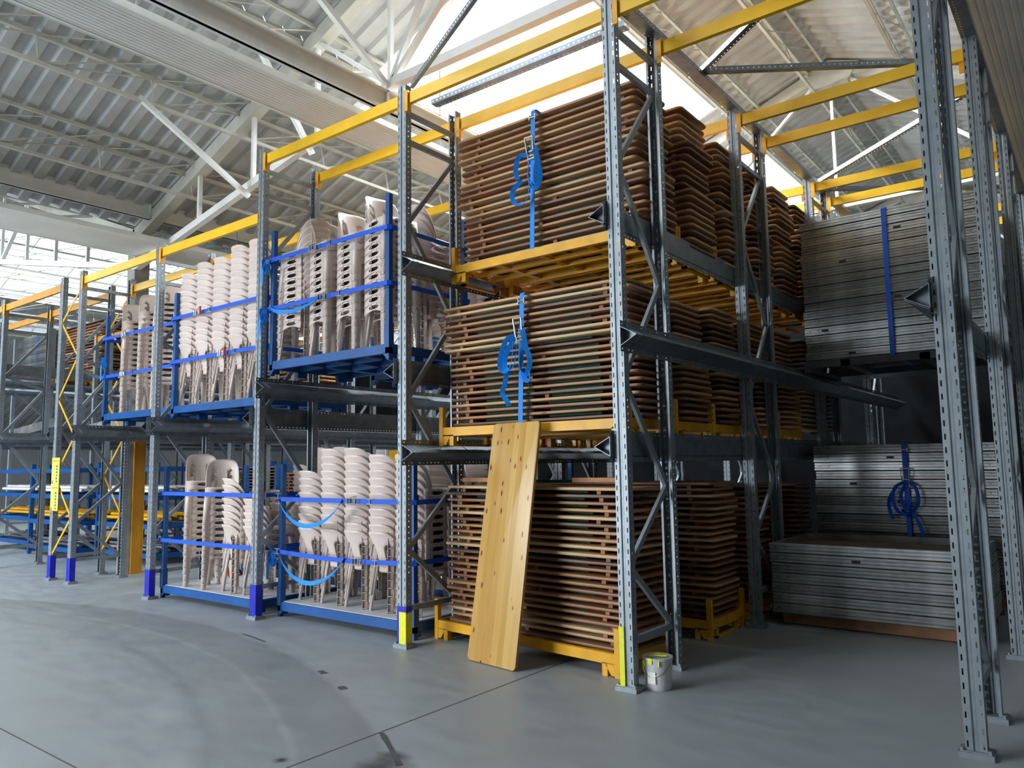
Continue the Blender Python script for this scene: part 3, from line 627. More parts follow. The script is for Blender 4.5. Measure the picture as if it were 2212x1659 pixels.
# ------------------------------------------------------------ monobloc chair
def chair_mesh():
    mb = MB(); NU, NV = 36, 14; P = []; 
    def sh(u, v):
        zt = .455+.335*(max(0, 1-abs(u)**3.5))**.55; z0 = .40-.02*cos(pi*u/2)
        z = z0+v*(zt-z0); hh = (z-.42)/.38
        ph = u*radians(82); rx = .190+.012*hh; ry = .135
        x = rx*sin(ph); y = -.035-.115*max(hh,0)**1.15-ry*(cos(ph)) + .0
        # rolled rim
        if v > .96: y -= .008*cos(ph); x += .006*sin(ph)
        return [x, y, z]
    hol = []
    for i in range(NU+1):
        for j_ in range(NV+1):
            P.append(sh(-1+2*i/NU, j_/NV))
    E_ = lambda p, sg: ((p[0]-sg*.098)/.043)**2 + ((p[2]-.545)/.115)**2
    F_ = []
    keep = set()
    for i in range(NU):
        for j_ in range(NV):
            ids = (i*(NV+1)+j_, (i+1)*(NV+1)+j_, (i+1)*(NV+1)+j_+1, i*(NV+1)+j_+1)
            c = [sum(P[q][a] for q in ids)/4 for a in range(3)]
            if min(E_(c, 1), E_(c, -1)) < 1: 
                hol.append(ids); continue
            F_.append(ids)
    used = {q for f in F_ for q in f}; edge = {q for h in hol for q in h} & used
    for q in edge:
        for sg in (-1, 1):
            e = E_(P[q], sg)
            if e < 2.4:
                k_ = 1/math.sqrt(e); nx = sg*.098+(P[q][0]-sg*.098)*k_; P[q][2] = .545+(P[q][2]-.545)*k_; P[q][0] = nx
    mb.poly(P, F_)
    # seat
    n = 8; Q = []
    for i in range(n+1):
        for j_ in range(n+1):
            a = -1+2*i/n; b = -1+2*j_/n; x = a*.185*(1-.04*(b < -.9)); y = .0+b*.195
            if b < -.5: x *= 1-.25*((-b-.5)/.5)**2
            z = .445-.02*(1-a*a)*(1-b*b)-.012*max(0, b-.7)/.3
            Q.append((x, y, z))
    mb.poly(Q, [(i*(n+1)+j_, (i+1)*(n+1)+j_, (i+1)*(n+1)+j_+1, i*(n+1)+j_+1) for i in range(n) for j_ in range(n)])
    # skirts with hand slots (sides and front), arch below
    def skirt(p, q, nrm):
        p = Vector(p); q = Vector(q); nrm = Vector(nrm)
        us = [0, .22, .27, .38, .47, .56, .66, .71, 1]; 
        lo = [.33, .352, .358, .366, .368, .366, .358, .352, .33]; s0 = [.40, .396, .386, .380, .379, .380, .386, .396, .40]; s1 = [.40, .404, .416, .420, .420, .420, .416, .404, .40]; hi = .448
        R = []
        for u, a, b, c in zip(us, lo, s0, s1):
            base = p.lerp(q, u)
            for z in (a, b, c, hi): R.append((base.x+nrm.x*(.45-z)*.09, base.y+nrm.y*(.45-z)*.09, z))
        fs = []
        for i in range(8):
            fs.append((4*i, 4*i+4, 4*i+5, 4*i+1)); fs.append((4*i+2, 4*i+6, 4*i+7, 4*i+3))
            if i in (0, 7): fs.append((4*i+1, 4*i+5, 4*i+6, 4*i+2))
        mb.poly(R, fs)
        for u in (.33, .62):
            b = p.lerp(q, u)+nrm*.006; mb.rod((b.x, b.y, .432), (b.x+nrm.x*.006, b.y+nrm.y*.006, .432), .006, 6)
    skirt((-.188,-.17,0), (-.192,.19,0), (-1,0,0)); skirt((.188,-.17,0), (.192,.19,0), (1,0,0)); skirt((-.185,.197,0), (.185,.197,0), (0,1,0))
    # legs: front corners L section, rear U with ribs
    for sx in (-1, 1):
        top = (sx*.192, .197); b = (sx*.216, .222)
        mb.poly([(top[0],top[1],.44),(top[0]-sx*.078,top[1],.44),(b[0]-sx*.055,b[1],0),(b[0],b[1],0),
                 (top[0],top[1]-.078,.44),(b[0],b[1]-.055,0)], [(0,1,2,3),(0,3,5,4)])
        X2, Y2 = b[0]+sx*.004, b[1]+.004
        mb.poly([(X2-sx*.06,Y2,.012),(X2,Y2,.012),(X2,Y2-.06,.012),(X2-sx*.06,Y2,0),(X2,Y2,0),(X2,Y2-.06,0)], [(0,1,4,3),(1,2,5,4),(0,1,2)])
        for zz in ():
            tt = 1-zz/.44; X_ = top[0]+(b[0]-top[0])*tt; Y_ = top[1]+(b[1]-top[1])*tt; w0 = .055-.013*tt
            mb.poly([(X_-sx*w0*.9,Y_,zz),(X_,Y_,zz),(X_-sx*.004,Y_-w0*.5,zz),(X_-sx*w0*.9,Y_-w0*.5,zz)], [(0,1,2,3)])
        tp = Vector((sx*.098, -.148, .50)); bt = Vector((sx*.140, -.200, 0)); dr = Vector((sx*.55, -.835, 0)); sd = Vector((.835*sx, .55, 0))
        def lp(z, k, o): 
            c = tp.lerp(bt, 1-z/.50); wv = .032-.005*(1-z/.5); c = c+sd*k*wv+dr*o; return (c.x, c.y, z)
        for k_ in (-1, 1): mb.poly([lp(.50,k_,0), lp(.50,k_,.016), lp(0,k_,.026), lp(0,k_,0)], [(0,1,2,3)])
        mb.poly([lp(.50,-1,0), lp(.50,1,0), lp(0,1,0), lp(0,-1,0)], [(0,1,2,3)])
        for i in range(6):
            zz = .012+.077*i; mb.poly([lp(zz,-1,0), lp(zz,1,0), lp(zz,1,.024), lp(zz,-1,.024)], [(0,1,2,3)])
    m = mb.mesh('plastic_chair', 'chair', True)
    o = put('tmp', m); md = o.modifiers.new('s', 'SOLIDIFY'); md.thickness = .0032; md.offset = 0
    dg = bpy.context.evaluated_depsgraph_get(); me = bpy.data.meshes.new_from_object(o.evaluated_get(dg)); bpy.data.objects.remove(o)
    me.name = 'plastic_chair'; return me
CH = chair_mesh(); CP = .077
HID = []
def chair_stack(x, y, z, n, yawd, who, grp, lean=(0, 0), far=False):
    if far:
        for i in range(n): HID.append(Matrix.Translation((x, y, z+i*CP)) @ Matrix.Rotation(radians(yawd), 4, 'Z'))
        return
    for i in range(n):
        k_ = n-1-i; c = put('plastic_chair', CH, None, (x+lean[0]*i+random.uniform(-.002,.002), y+lean[1]*i+random.uniform(-.002,.002), z+i*CP), (0, 0, radians(yawd+random.uniform(-.6,.6))))
        tag(c, 'beige plastic chair, %s, %s' % ('topmost' if k_ == 0 else ORD[k_]+' from top' if k_ < len(ORD) else 'bottom', who), 'chair', grp)
DZ = .14
NTH = ['first', 'second', 'third', 'fourth', 'fifth']
# lower middle pallet (ground, between first and second chair lanes)
blue_pallet(2.34, 4.42, .22, 1.2, 0.02, 'blue post pallet of chairs on the floor, beside the table stacks')
for i, (n, x) in enumerate(zip((9, 12, 12, 11, 11), (2.60, 2.985, 3.37, 3.755, 4.14))):
    chair_stack(x, .63, .16, n, 0, '%s front stack from left, floor pallet beside tables' % NTH[i], 'chairs on the floor pallet beside the tables', (-.0005, 0))
for i, (n, x) in enumerate(zip((7, 9, 12), (3.0, 3.6, 4.12))):
    chair_stack(x, 1.12, .16, n, (90, 0, -90)[i] if i < 2 else 0, '%s rear stack, floor pallet beside tables' % NTH[i], 'chairs on the floor pallet beside the tables', far=i < 2)
# lower left pallet
blue_pallet(.03, 2.12, .12, 1.2, 0.02, 'blue post pallet of chairs on the floor, left one')
for i, (n, x, a) in enumerate(((12, .36, -115), (11, .82, -122), (8, 1.36, -8), (5, 1.8, 0))):
    chair_stack(x, .46, .16, n, a, '%s front stack from left, left floor pallet' % NTH[i], 'chairs on the left floor pallet')
for i, (n, x, a) in enumerate(((6, 1.5, 0), (5, 1.9, 0))):
    chair_stack(x, 1.02, .16, n, a, '%s rear stack, left floor pallet' % NTH[i], 'chairs on the left floor pallet')
# deeper floor pallets in the chair lanes
blue_pallet(.05, 2.15, 1.75, 1.2, 0.02, 'blue post pallet behind the left floor chair pallet')
for i, (n, x) in enumerate(zip((10, 13, 13, 12), (.35, .8, 1.25, 1.7))):
    chair_stack(x, 2.2, .16, n, 0, '%s stack, pallet behind the left floor pallet' % NTH[i], 'chairs on the rear left floor pallet', far=True)
blue_pallet(2.36, 4.42, 1.75, 1.2, 0.02, 'blue post pallet behind the floor chair pallet beside tables')
for i, (n, x) in enumerate(zip((10, 12, 12, 11), (2.75, 3.2, 3.7, 4.1))):
    chair_stack(x, 2.2, .16, n, 0, '%s stack, pallet behind the middle floor pallet' % NTH[i], 'chairs on the rear middle floor pallet', far=True)
# upper middle pallet
ZU = 2.63
blue_pallet(2.34, 4.25, .06, 1.15, ZU, 'upper blue post pallet of chairs beside the table stacks')
for i, (n, x, a) in enumerate(((11, 2.62, 90), (11, 3.10, -100), (11, 3.55, -100), (12, 3.98, -100))):
    chair_stack(x, .33, ZU+DZ, n, a, '%s front stack, upper pallet beside tables' % NTH[i], 'chairs on the upper pallet beside the tables')
for i, (n, x, a) in enumerate(((10, 2.75, 0), (11, 3.3, 0), (11, 3.95, 0))):
    chair_stack(x, .9, ZU+DZ, n, a, '%s rear stack, upper pallet beside tables' % NTH[i], 'chairs on the upper pallet beside the tables', far=i < 2)
blue_pallet(2.4, 4.42, 1.5, 1.15, ZU, 'upper blue post pallet behind the one beside the tables')
for i, (n, x, a) in enumerate(((8, 3.3, 0), (8, 3.8, 0), (9, 4.12, -90))):
    chair_stack(x, 1.9, ZU+DZ, n, a, '%s stack, rear upper pallet beside tables' % NTH[i], 'chairs on the rear upper pallet', far=True)
# upper left pallet
ZL = 2.27
blue_pallet(.12, 2.12, .14, 1.2, ZL, 'upper blue post pallet of chairs in the left lane')
for i, (n, x) in enumerate(zip((13, 14, 14, 15, 15), (.30, .68, 1.06, 1.44, 1.82))):
    chair_stack(x, .44, ZL+DZ, n, 0, '%s front stack, upper left pallet' % NTH[i], 'chairs on the upper left pallet', (.001, 0))
# upper far left pallet
blue_pallet(-2.12, -.1, .28, 1.2, ZL+.02, 'upper blue post pallet of chairs in the far left lane')
for i, (n, x, a) in enumerate(((13, -1.85, -110), (14, -1.35, -112), (15, -.85, -125), (13, -.35, -112))):
    chair_stack(x, .62, ZL+.02+DZ, n, a, '%s front stack, upper far left pallet' % NTH[i], 'chairs on the upper far left pallet')
V_, F_ = [], []
cv = [v.co.copy() for v in CH.vertices]; cf = [tuple(p.vertices) for p in CH.polygons]
for m_ in HID:
    b_ = len(V_); V_ += [tuple(m_ @ v) for v in cv]; F_ += [tuple(b_+q for q in f) for f in cf]
fm = MB(); fm.v = V_; fm.f = F_
fo = tag(put('rear_chair_stacks', fm.mesh('rear_chair_stacks', 'chair', True)), 'rear stacks of beige plastic chairs standing behind the front pallets', 'chairs'); fo['kind'] = 'stuff'
# straps round the chair pallets
SA = [('lower middle', 2.34, 4.42, .22, 1.2, .65, 1.24, dict(), dict())]
strap_loop(2.34, 4.42, .22, 1.2, 1.26, 'blue strap across lower chairs beside tables, higher of the two', (2.38, 3.45, .28), .60, lift=.0)
strap_loop(2.34, 4.42, .22, 1.2, .70, 'blue strap across lower chairs beside tables, lower of the two', (2.38, 3.5, .30), .64, sag=.03)
strap_loop(.03, 2.12, .12, 1.2, 1.30, 'blue strap across left floor chairs, higher of the two', None, 1.06)
strap_loop(.03, 2.12, .12, 1.2, .72, 'blue strap across left floor chairs, lower of the two', None, 1.06)
strap_loop(2.34, 4.25, .06, 1.15, ZU+1.27, 'blue strap across upper chairs beside tables, higher of the two', None, .42)
strap_loop(2.34, 4.25, .06, 1.15, ZU+.72, 'blue strap across upper chairs beside tables, lower of the two', (2.40, 3.25, .10), .50)
strap_loop(.12, 2.12, .14, 1.2, ZL+1.27, 'blue strap with red grip across upper left chairs, higher one', None, .32, red=True)
strap_loop(.12, 2.12, .14, 1.2, ZL+.70, 'blue strap with red grip across upper left chairs, lower one', None, .60, red=True)
strap_loop(-2.12, -.1, .28, 1.2, ZL+1.27, 'blue strap across upper far left chairs, higher of the two', None, .34)
strap_loop(-2.12, -.1, .28, 1.2, ZL+.70, 'blue strap across upper far left chairs, lower of the two', None, .34)
knot(2.36, .0, ZU+1.27, 'loose looped strap end on the upper middle pallet, higher knot')
knot(2.33, .0, ZU+.72, 'loose strap end hanging from the upper middle pallet, lower knot', .34)
knot(2.33, .16, .70, 'loose strap end hanging at the corner of the lower middle pallet', .30)
knot(-1.95, .22, ZL+.98, 'loose strap end on the upper far left pallet', .34)
knot(4.46, 1.47, ZU+.78, 'knotted strap end behind the frame beside the middle table stack', .25)

# ------------------------------------------------------------ yellow pallets and folding tables
def yellow_pallet(x0, x1, y0, z, label, rz=0.):
    Wd = x1-x0; D = .80; t = thing('yellow_pallet', label, 'pallet', (x0, y0, z), (0, 0, rz), group='yellow table pallets')
    f = MB().box(.04, 0, .09, Wd-.04, .04, .17).box(.04, D-.04, .09, Wd-.04, D, .17).box(0, .04, .09, .04, D-.04, .17).box(Wd-.04, .04, .09, Wd, D-.04, .17)
    for xx in (.5, 1.0, 1.5): f.box(xx-.03, .04, .11, xx+.03, D-.04, .15)
    for yy in (D*.35, D*.65): f.box(.04, yy-.025, .10, Wd-.04, yy+.025, .14)
    put('base_frame', f.mesh('base_frame', 'yelpal'), t)
    g = MB()
    for (xx, sx) in ((.04, 1), (Wd-.04, -1)): g.prism([(xx,0,.1),(xx+sx*.1,0,.1),(xx+sx*.035,0,.01),(xx,0,.01)][::sx], (0,.035,0))
    pieces(g, t, 'gusset', 'yelpal')
    l = MB()
    for xx in (.0, Wd-.04):
        for yy in (.12, D-.16): l.box(xx, yy, 0, xx+.04, yy+.04, .1)
        l.box(xx, .12, 0, xx+.04, D-.12, .02)
    for xx in (.12, Wd-.16): l.box(xx, .0, .0, xx+.05, .05, .1).box(xx, D-.05, 0, xx+.05, D, .1)
    for pc in pieces(l, t, 'foot', 'yelpal'): pass
    pm = MB().box(0, 0, 0, .045, .045, .36).mesh('corner_post', 'yelpal')
    for xx in (-.005, Wd-.04):
        for yy in (-.005, D-.04): put('corner_post', pm, t, (xx, yy, 0))
    return t
def board_mesh(name, Lx, Ly, T, mt, rc=.05, e=.007, extra=None):
    mb = MB(); out = []
    for (cx, cy_, a0) in ((Lx/2-rc, Ly/2-rc, 0), (-Lx/2+rc, Ly/2-rc, 90), (-Lx/2+rc, -Ly/2+rc, 180), (Lx/2-rc, -Ly/2+rc, 270)):
        for i in range(5):
            a = radians(a0+i*22.5); out.append((cx, cy_, cos(a), sin(a)))
    n = len(out); P = []
    for (off, z) in ((-e, 0), (-e*.3, e*.3), (0, e), (0, T-e), (-e*.3, T-e*.3), (-e, T)):
        P += [(c[0]+c[2]*(rc+off), c[1]+c[3]*(rc+off), z) for c in out]
    fs = [(k_*n+i, k_*n+(i+1)%n, (k_+1)*n+(i+1)%n, (k_+1)*n+i) for k_ in range(5) for i in range(n)]
    fs += [tuple(range(n-1,-1,-1)), tuple(range(5*n, 6*n))]
    mb.poly(P, fs)
    if extra: extra(mb)
    return mb.mesh(name, mt, True)
LX_, LY_, T_ = 2.02, .60, .025
BD = board_mesh('tabletop', LX_, LY_, T_, 'wood')
BT = {}
for p in (.066, .058):
    BT[p] = MB().box(-.02, -.26, -(p-T_)+.001, .02, .26, 0).mesh('batten', 'batten')
LG = MB()
for sx in (-1, 1): LG.path([(sx*.62, -.22, -.012), (sx*.1, -.22, -.012), (sx*.1, .22, -.012), (sx*.62, .22, -.012)], .011, 6)
LGm = LG.mesh('leg_frame', 'green')
ND = {.066: 'x', .058: 'x'}
def joined_mesh(p):
    def ex(mb):
        for xx in (-.78, .3, .8): mb.box(xx-.02, -.26, -(p-T_)+.001, xx+.02, .26, 0)
    return board_mesh('table_joined', LX_, LY_, T_, 'wood', extra=ex)
JM = {p: joined_mesh(p) for p in (.066, .058)}
def table_stack(xc, yc, z, n, pitch, who, grp, parts=True, rz=0., jit=.014, groups=None):
    off = (0, 0)
    for i in range(n):
        if groups and i in groups: off = groups[i]
        loc = (xc+off[0]+random.uniform(-jit, jit), yc+off[1]+random.uniform(-jit, jit)*.8, z+(pitch-T_)+i*pitch); ra = rz+radians(random.uniform(-.35, .35))
        k_ = n-1-i; lab = 'weathered wooden folding table, %s, %s' % ('topmost' if k_ == 0 else ORD[k_]+' from top', who)
        rot = (radians(random.uniform(-.1,.1)), radians(random.uniform(-.12,.12)), ra + (pi if random.random() < .5 else 0))
        if parts:
            t = thing('folding_table', lab, 'table', loc, rot, grp)
            put('tabletop', BD, t)
            for xx in (-.80+random.uniform(-.06,.06), .80+random.uniform(-.06,.06)): put('batten', BT[pitch], t, (xx, 0, 0))
            if i % 3 == 1: put('batten', BT[pitch], t, (.08, 0, 0))
            put('leg_frame', LGm, t)
        else:
            tag(put('folding_table', JM[pitch], None, loc, rot), lab, 'table', grp)
XC = 5.69
# upper level (rail z 3.46), middle level (1.72), floor
PLU = [.52, 1.34, 2.16, 2.98, 3.80, 4.62]
UPN = ['front', 'second', 'third', 'fourth', 'fifth', 'sixth']
for i, y in enumerate(PLU):
    yellow_pallet(4.655, 6.665, y, 3.36, 'yellow pallet on upper table level, %s from the aisle' % ('first' if i == 0 else UPN[i]))
    table_stack(XC+(.03 if i else 0), y+.36+.02, 3.50, 20 if i != 1 else 21, .066 if i < 1 else .066, '%s stack of upper level' % UPN[i], 'tables on the upper level', i < 2, groups={0: (.03, 0), 9: (-.02, -.02), 13: (.02, .01), 16: (-.03, -.01)})
PLM = [.33, 1.15, 1.95, 2.95, 3.77]
for i, y in enumerate(PLM):
    yellow_pallet(4.655, 6.665, y, 1.78, 'yellow pallet on middle table level, %s from the aisle' % ('first' if i == 0 else UPN[i]))
    table_stack(XC+.0, y+.38, 1.93, 20 if i != 1 else 19, .058, '%s stack of middle level' % UPN[i], 'tables on the middle level', i < 2, groups={0: (.03, .0), 7: (.0, .02), 12: (-.04, -.02), 17: (-.05, 0)})
yellow_pallet(4.50, 6.60, .42, 0.0, 'yellow pallet on the floor under the leaning tabletop', radians(-6))
table_stack(5.62, .70, .13, 22, .058, 'front stack on the floor', 'tables on the floor', True, radians(-5), .03)
yellow_pallet(4.55, 6.66, 1.72, 0.0, 'yellow pallet on the floor, second from the aisle')
table_stack(5.66, 2.12, .13, 22, .058, 'second stack on the floor', 'tables on the floor', True, 0, .03)
yellow_pallet(4.55, 6.66, 2.75, 0.0, 'yellow pallet on the floor, third from the aisle')
table_stack(5.62, 3.12, .13, 21, .058, 'third stack on the floor', 'tables on the floor', False, 0, .03)
for (y, z, p, n, lev) in ((5.44, 3.50, .066, 20, 'upper'), (6.26, 3.50, .066, 20, 'upper'), (4.6, 1.93, .058, 20, 'middle'), (5.4, 1.93, .058, 19, 'middle'), (4.0, .05, .058, 22, 'floor'), (3.3, .0, .058, 26, 'left floor'), (4.3, .0, .058, 26, 'left floor'), (2.6, 2.26, .066, 18, 'left upper'), (3.6, .0, .058, 28, 'placard floor')):
    m_ = JM[p]; jv = [v.co.copy() for v in m_.vertices]; jf = [tuple(q.vertices) for q in m_.polygons]; fb = MB()
    for i in range(n):
        b_ = len(fb.v); dx, dy = random.uniform(-.02, .02), random.uniform(-.01, .01)
        fb.v += [(v.x+dx, v.y+dy, v.z+(i+1)*p-T_) for v in jv]; fb.f += [tuple(b_+q for q in f) for f in jf]
    o = tag(put('rear_table_stack', fb.mesh('rear_table_stack', 'wood', True), None, ({'left floor': -1.15, 'left upper': -1.15, 'placard floor': -4.1}.get(lev, XC), y+.4, z)), 'dim wooden table stack deep in the lane, %s level, %.0f metres back' % (lev, y), 'tables', 'rear table stacks'); o['kind'] = 'stuff'
# short offcuts lying on top of the floor stack
for (x, y, lx, zz, lab) in ((4.98, .62, .5, 1.44, 'short wooden offcut on the left end of the floor table stack'), (6.22, .58, .45, 1.44, 'short wooden offcut on the right end of the floor table stack')):
    tag(put('wood_offcut', board_mesh('wood_offcut', lx, .12, .04, 'batten', .01, .004), None, (x, y, zz), (0, 0, .05)), lab, 'wood')
tag(put('folded_leg_frame', MB().box(-.4,-.03,0,.4,.03,.025).box(-.4,-.03,0,-.37,.3,.02).box(.37,-.03,0,.4,.3,.02).mesh('folded_leg_frame', 'green'), None, (5.75, .6, 1.435), (0,0,.02)), 'dark green folded leg frame lying on the floor table stack', 'table leg')
# vertical straps holding the table stacks
def vstrap(x, yf, yb, z0, z1, label, zr=None, loops=None, slack=0., mtl='strapl', dark=False):
    t = thing('vertical_strap', label, 'strap', (x, yf, 0)); hw = .024; D = yb-yf
    P = [(0, D, z1+.006), (slack, 0.005, z1+.006), (slack, -.008, z1-.01)]
    n = 8; P += [(slack*(1-i/n), -.010, z1-(z1-z0)*i/n) for i in range(1, n+1)]
    P += [(0, .0, z0-.012), (.0, D, z0-.012)]
    put('webbing', MB().ribbon(P, [(hw,0,0)]*len(P)).mesh('webbing', mtl), t)
    if zr:
        rb = MB(); xr = slack*.5
        for dx in (-.034, .034): rb.bar((xr+dx, -.02, zr-.06), (xr+dx, -.02, zr+.07), .004, .024, (0,1,0)); rb.bar((xr+dx, -.035, zr-.02), (xr+dx*1.3, -.06, zr+.14), .006, .016, (0,1,0))
        rb.rod((xr-.045, -.06, zr+.14), (xr+.045, -.06, zr+.14), .008, 6)
        for dz in (-.05, -.02, .02): rb.rod((xr-.034, -.025, zr+dz), (xr+.034, -.025, zr+dz), .009, 6)
        put('ratchet', rb.mesh('ratchet', 'zinc'), t)
        bk = MB(); zb = z1-.07
        for dx in (-.032, .032): bk.bar((slack*.9+dx, -.015, zb-.025), (slack*.9+dx, -.015, zb+.025), .006, .02, (0,1,0))
        bk.rod((slack*.9-.032, -.02, zb), (slack*.9+.032, -.02, zb), .007, 6)
        put('hook', bk.mesh('hook', 'zinc'), t)
    for L_ in (loops or []):
        pts = [(a, -.035-.012*k2-.02*sin(k2), b) for k2, (a, b) in enumerate(L_)]
        sp_ = spl(pts); wv = []
        for q_ in range(len(sp_)):
            a_ = (sp_[min(q_+1, len(sp_)-1)]-sp_[max(q_-1, 0)]).normalized(); pr = a_.cross(Vector((0, 1, 0))); wv.append(pr*.015+Vector((0, .016, 0)))
        put('loose_loop', MB().ribbon(sp_, wv).mesh('loose_loop', mtl), t)
    return t
def spl(pts, k=5):
    out = []; n = len(pts); P = [Vector(p) for p in pts]
    for i in range(n-1):
        p0, p1, p2, p3 = P[max(i-1,0)], P[i], P[i+1], P[min(i+2,n-1)]
        for j_ in range(k):
            t = j_/k; out.append(.5*((2*p1)+(-p0+p2)*t+(2*p0-5*p1+4*p2-p3)*t*t+(-p0+3*p1-3*p2+p3)*t**3))
    out.append(P[-1]); return out
zr = 4.42
vstrap(5.62, .535, 1.2, 3.50, 4.83, 'blue ratchet strap hanging down the upper table stack', zr,
       [[(0,zr-.02),(-.09,zr-.02),(-.12,zr-.15),(-.10,zr-.24)], [(-.08,zr-.24),(-.17,zr-.33),(-.14,zr-.45),(-.03,zr-.47),(.02,zr-.35),(.02,zr-.1)],
        [(.03,zr-.02),(.09,zr+.03),(.13,zr-.12),(.15,zr-.28),(.08,zr-.36),(.02,zr-.26),(.05,zr-.1)], [(.06,zr),(.11,zr-.05),(.12,zr-.2),(.11,zr-.32),(.05,zr-.3)]], .04)
zr = 2.72
vstrap(5.60, .345, 1.0, 1.94, 3.09, 'blue ratchet strap hanging down the middle table stack', zr,
       [[(-.02,zr),(-.10,zr-.04),(-.16,zr-.2),(-.15,zr-.3),(-.08,zr-.31),(-.03,zr-.2),(0,zr-.06)], [(-.03,zr-.02),(-.11,zr-.18),(-.10,zr-.29),(-.02,zr-.28),(.02,zr-.1)],
        [(.03,zr+.02),(.08,zr+.03),(.12,zr-.12),(.16,zr-.25),(.11,zr-.36),(.05,zr-.30),(.07,zr-.1)], [(.05,zr-.3),(.09,zr-.38),(.15,zr-.42),(.15,zr-.33)], [(-.12,zr-.3),(-.12,zr-.42),(-.14,zr-.5),(-.09,zr-.58),(-.08,zr-.62)]], .04)

# leaning tabletop
A = Vector((5.28, -.01, .004)); B = Vector((5.84, -.09, .004)); T1 = Vector((5.40, .31, 1.955)); 
ey = (B-A).normalized(); ex = (T1-A); ex = (ex-ey*ex.dot(ey)); hgt = ex.length; ex.normalize(); ez = ex.cross(ey)
cen = A+ex*hgt/2+ey*((B-A).length/2)
lt = thing('leaning_tabletop', 'new varnished pine tabletop leaning upright against the yellow pallet', 'tabletop')
lt.matrix_world = Matrix(((ex.x,ey.x,ez.x,cen.x),(ex.y,ey.y,ez.y,cen.y),(ex.z,ey.z,ez.z,cen.z),(0,0,0,1)))
FB = board_mesh('tabletop', hgt, .565, .028, 'fresh', .035, .006)
put('tabletop', FB, lt, (0, 0, -.014 if ez.y < 0 else -.014))
put('batten', MB().box(-.02,-.24,-.045,.02,.24,-.014).mesh('batten', 'batten'), lt, (-.72, 0, 0 if ez.y < 0 else .06))

# ------------------------------------------------------------ aluminium stage decks
def deck_meshes(Wd, D, h, hollow=False):
    mb = MB(); P = []; prof = [(-.004, 0), (0, .006), (0, .026), (-.006, .030), (-.006, .034), (0, .038), (0, .058), (-.005, .062), (-.005, .067), (0, .071), (0, h-.008), (-.004, h-.003)]
    if hollow: prof += [(-.03, h-.003), (-.03, .02)]
    for o, z in prof: P += [(-o, -o, z), (Wd+o, -o, z), (Wd+o, D+o, z), (-o, D+o, z)]
    n = len(prof); fs = [(4*k_+i, 4*k_+(i+1)%4, 4*k_+4+(i+1)%4, 4*k_+4+i) for k_ in range(n-1) for i in range(4)]
    if not hollow: fs += [tuple(4*(n-1)+i for i in range(4))]
    fs += [(3,2,1,0)]
    mb.poly(P, fs)
    pl = MB().box(.03,.03,.0,Wd-.03,D-.03,.022)
    h_ = MB()
    for xx in (.06, .16, Wd-.16, Wd-.06): h_.rod((xx,-.0015,.052), (xx,.003,.052), .006, 6)
    return mb.mesh('aluminium_frame', 'alu'), pl.mesh('plywood_panel', 'ply'), h_.mesh('bolt_hole', 'black')
DK = deck_meshes(1.80, 1.25, .094); DKH = deck_meshes(1.80, 1.25, .094, True)
cap = MB().box(0,-.002,0,.075,.002,.026).mesh('rubber_cap', 'black')
def deck_stack(x, y, z, n, who, grp, hollow_top=False, rz=0.):
    for i in range(n):
        k_ = n-1-i; fr, pl, hl = DKH if (hollow_top and k_ == 0) else DK
        t = thing('stage_deck', 'aluminium framed stage deck, %s, %s' % ('topmost' if k_ == 0 else ORD[k_]+' from top', who), 'stage deck', (x+random.uniform(-.012,.012), y+random.uniform(-.008,.008), z+i*.0962), (0,0,rz+radians(random.uniform(-.25,.25))), grp)
        put('aluminium_frame', fr, t)
        if hollow_top and k_ == 0: put('plywood_panel', pl, t)
        put('bolt_holes', hl, t)
        if random.random() < .35: put('rubber_cap', cap, t, (random.uniform(.15, 1.5), 0, .034))
deck_stack(6.88, 4.3, .22, 16, 'rear floor stack', 'decks in the rear floor stack')
deck_stack(6.90, 4.15, 2.74, 17, 'upper level stack', 'decks in the upper stack')
deck_stack(6.86, 2.74, .12, 7, 'low stack nearest the aisle', 'decks in the low stack nearest the aisle', True)
deck_stack(6.90, 5.6, 2.74, 16, 'second upper level stack behind', 'decks in the second upper stack')
def wood_skid(x, y, z, label):
    t = thing('wooden_skid', label, 'pallet', (x, y, z))
    for yy in (.05, .6, 1.1): put('runner', MB().box(0,yy,0,1.7,yy+.09,.1).mesh('runner', 'batten'), t)
wood_skid(6.93, 2.78, .01, 'wooden skid under the low aluminium stack'); wood_skid(6.93, 4.36, .11, 'wooden skid under the rear aluminium stack')
wood_skid(6.93, 4.36, .005, 'lower wooden skid under the rear aluminium stack')
st = thing('steel_pallet', 'dark steel pallet carrying the upper aluminium stack', 'pallet', (6.88, 4.12, 2.60))
put('frame', MB().box(0,0,.05,1.84,.05,.13).box(0,1.2,.05,1.84,1.25,.13).box(0,0,0,.08,1.25,.05).box(1.76,0,0,1.84,1.25,.05).box(.4,0,.05,.5,1.25,.12).box(1.2,0,.05,1.3,1.25,.12).mesh('frame', 'grey'), st)
vstrap(7.82, 4.13, 5.2, 2.72, 4.37, 'plain blue strap over the upper aluminium stack', None, None, .0, 'strap')
zr = 1.35
vstrap(7.84, 4.27, 5.2, .3, 1.76, 'dark blue ratchet strap with bundled tail on rear aluminium stack', zr,
       [[(0,zr),(-.10,zr-.06),(-.13,zr-.2),(-.08,zr-.32),(0,zr-.36)], [(0,zr),(.09,zr-.05),(.12,zr-.2),(.07,zr-.3),(0,zr-.34)], [(-.10,zr-.06),(-.17,zr-.2),(-.16,zr-.34),(-.13,zr-.4)], [(.03,zr-.3),(.10,zr-.42),(.14,zr-.56),(.09,zr-.60)], [(0,zr-.02),(-.05,zr-.15),(0,zr-.3),(.05,zr-.15)]], 0, 'strap')

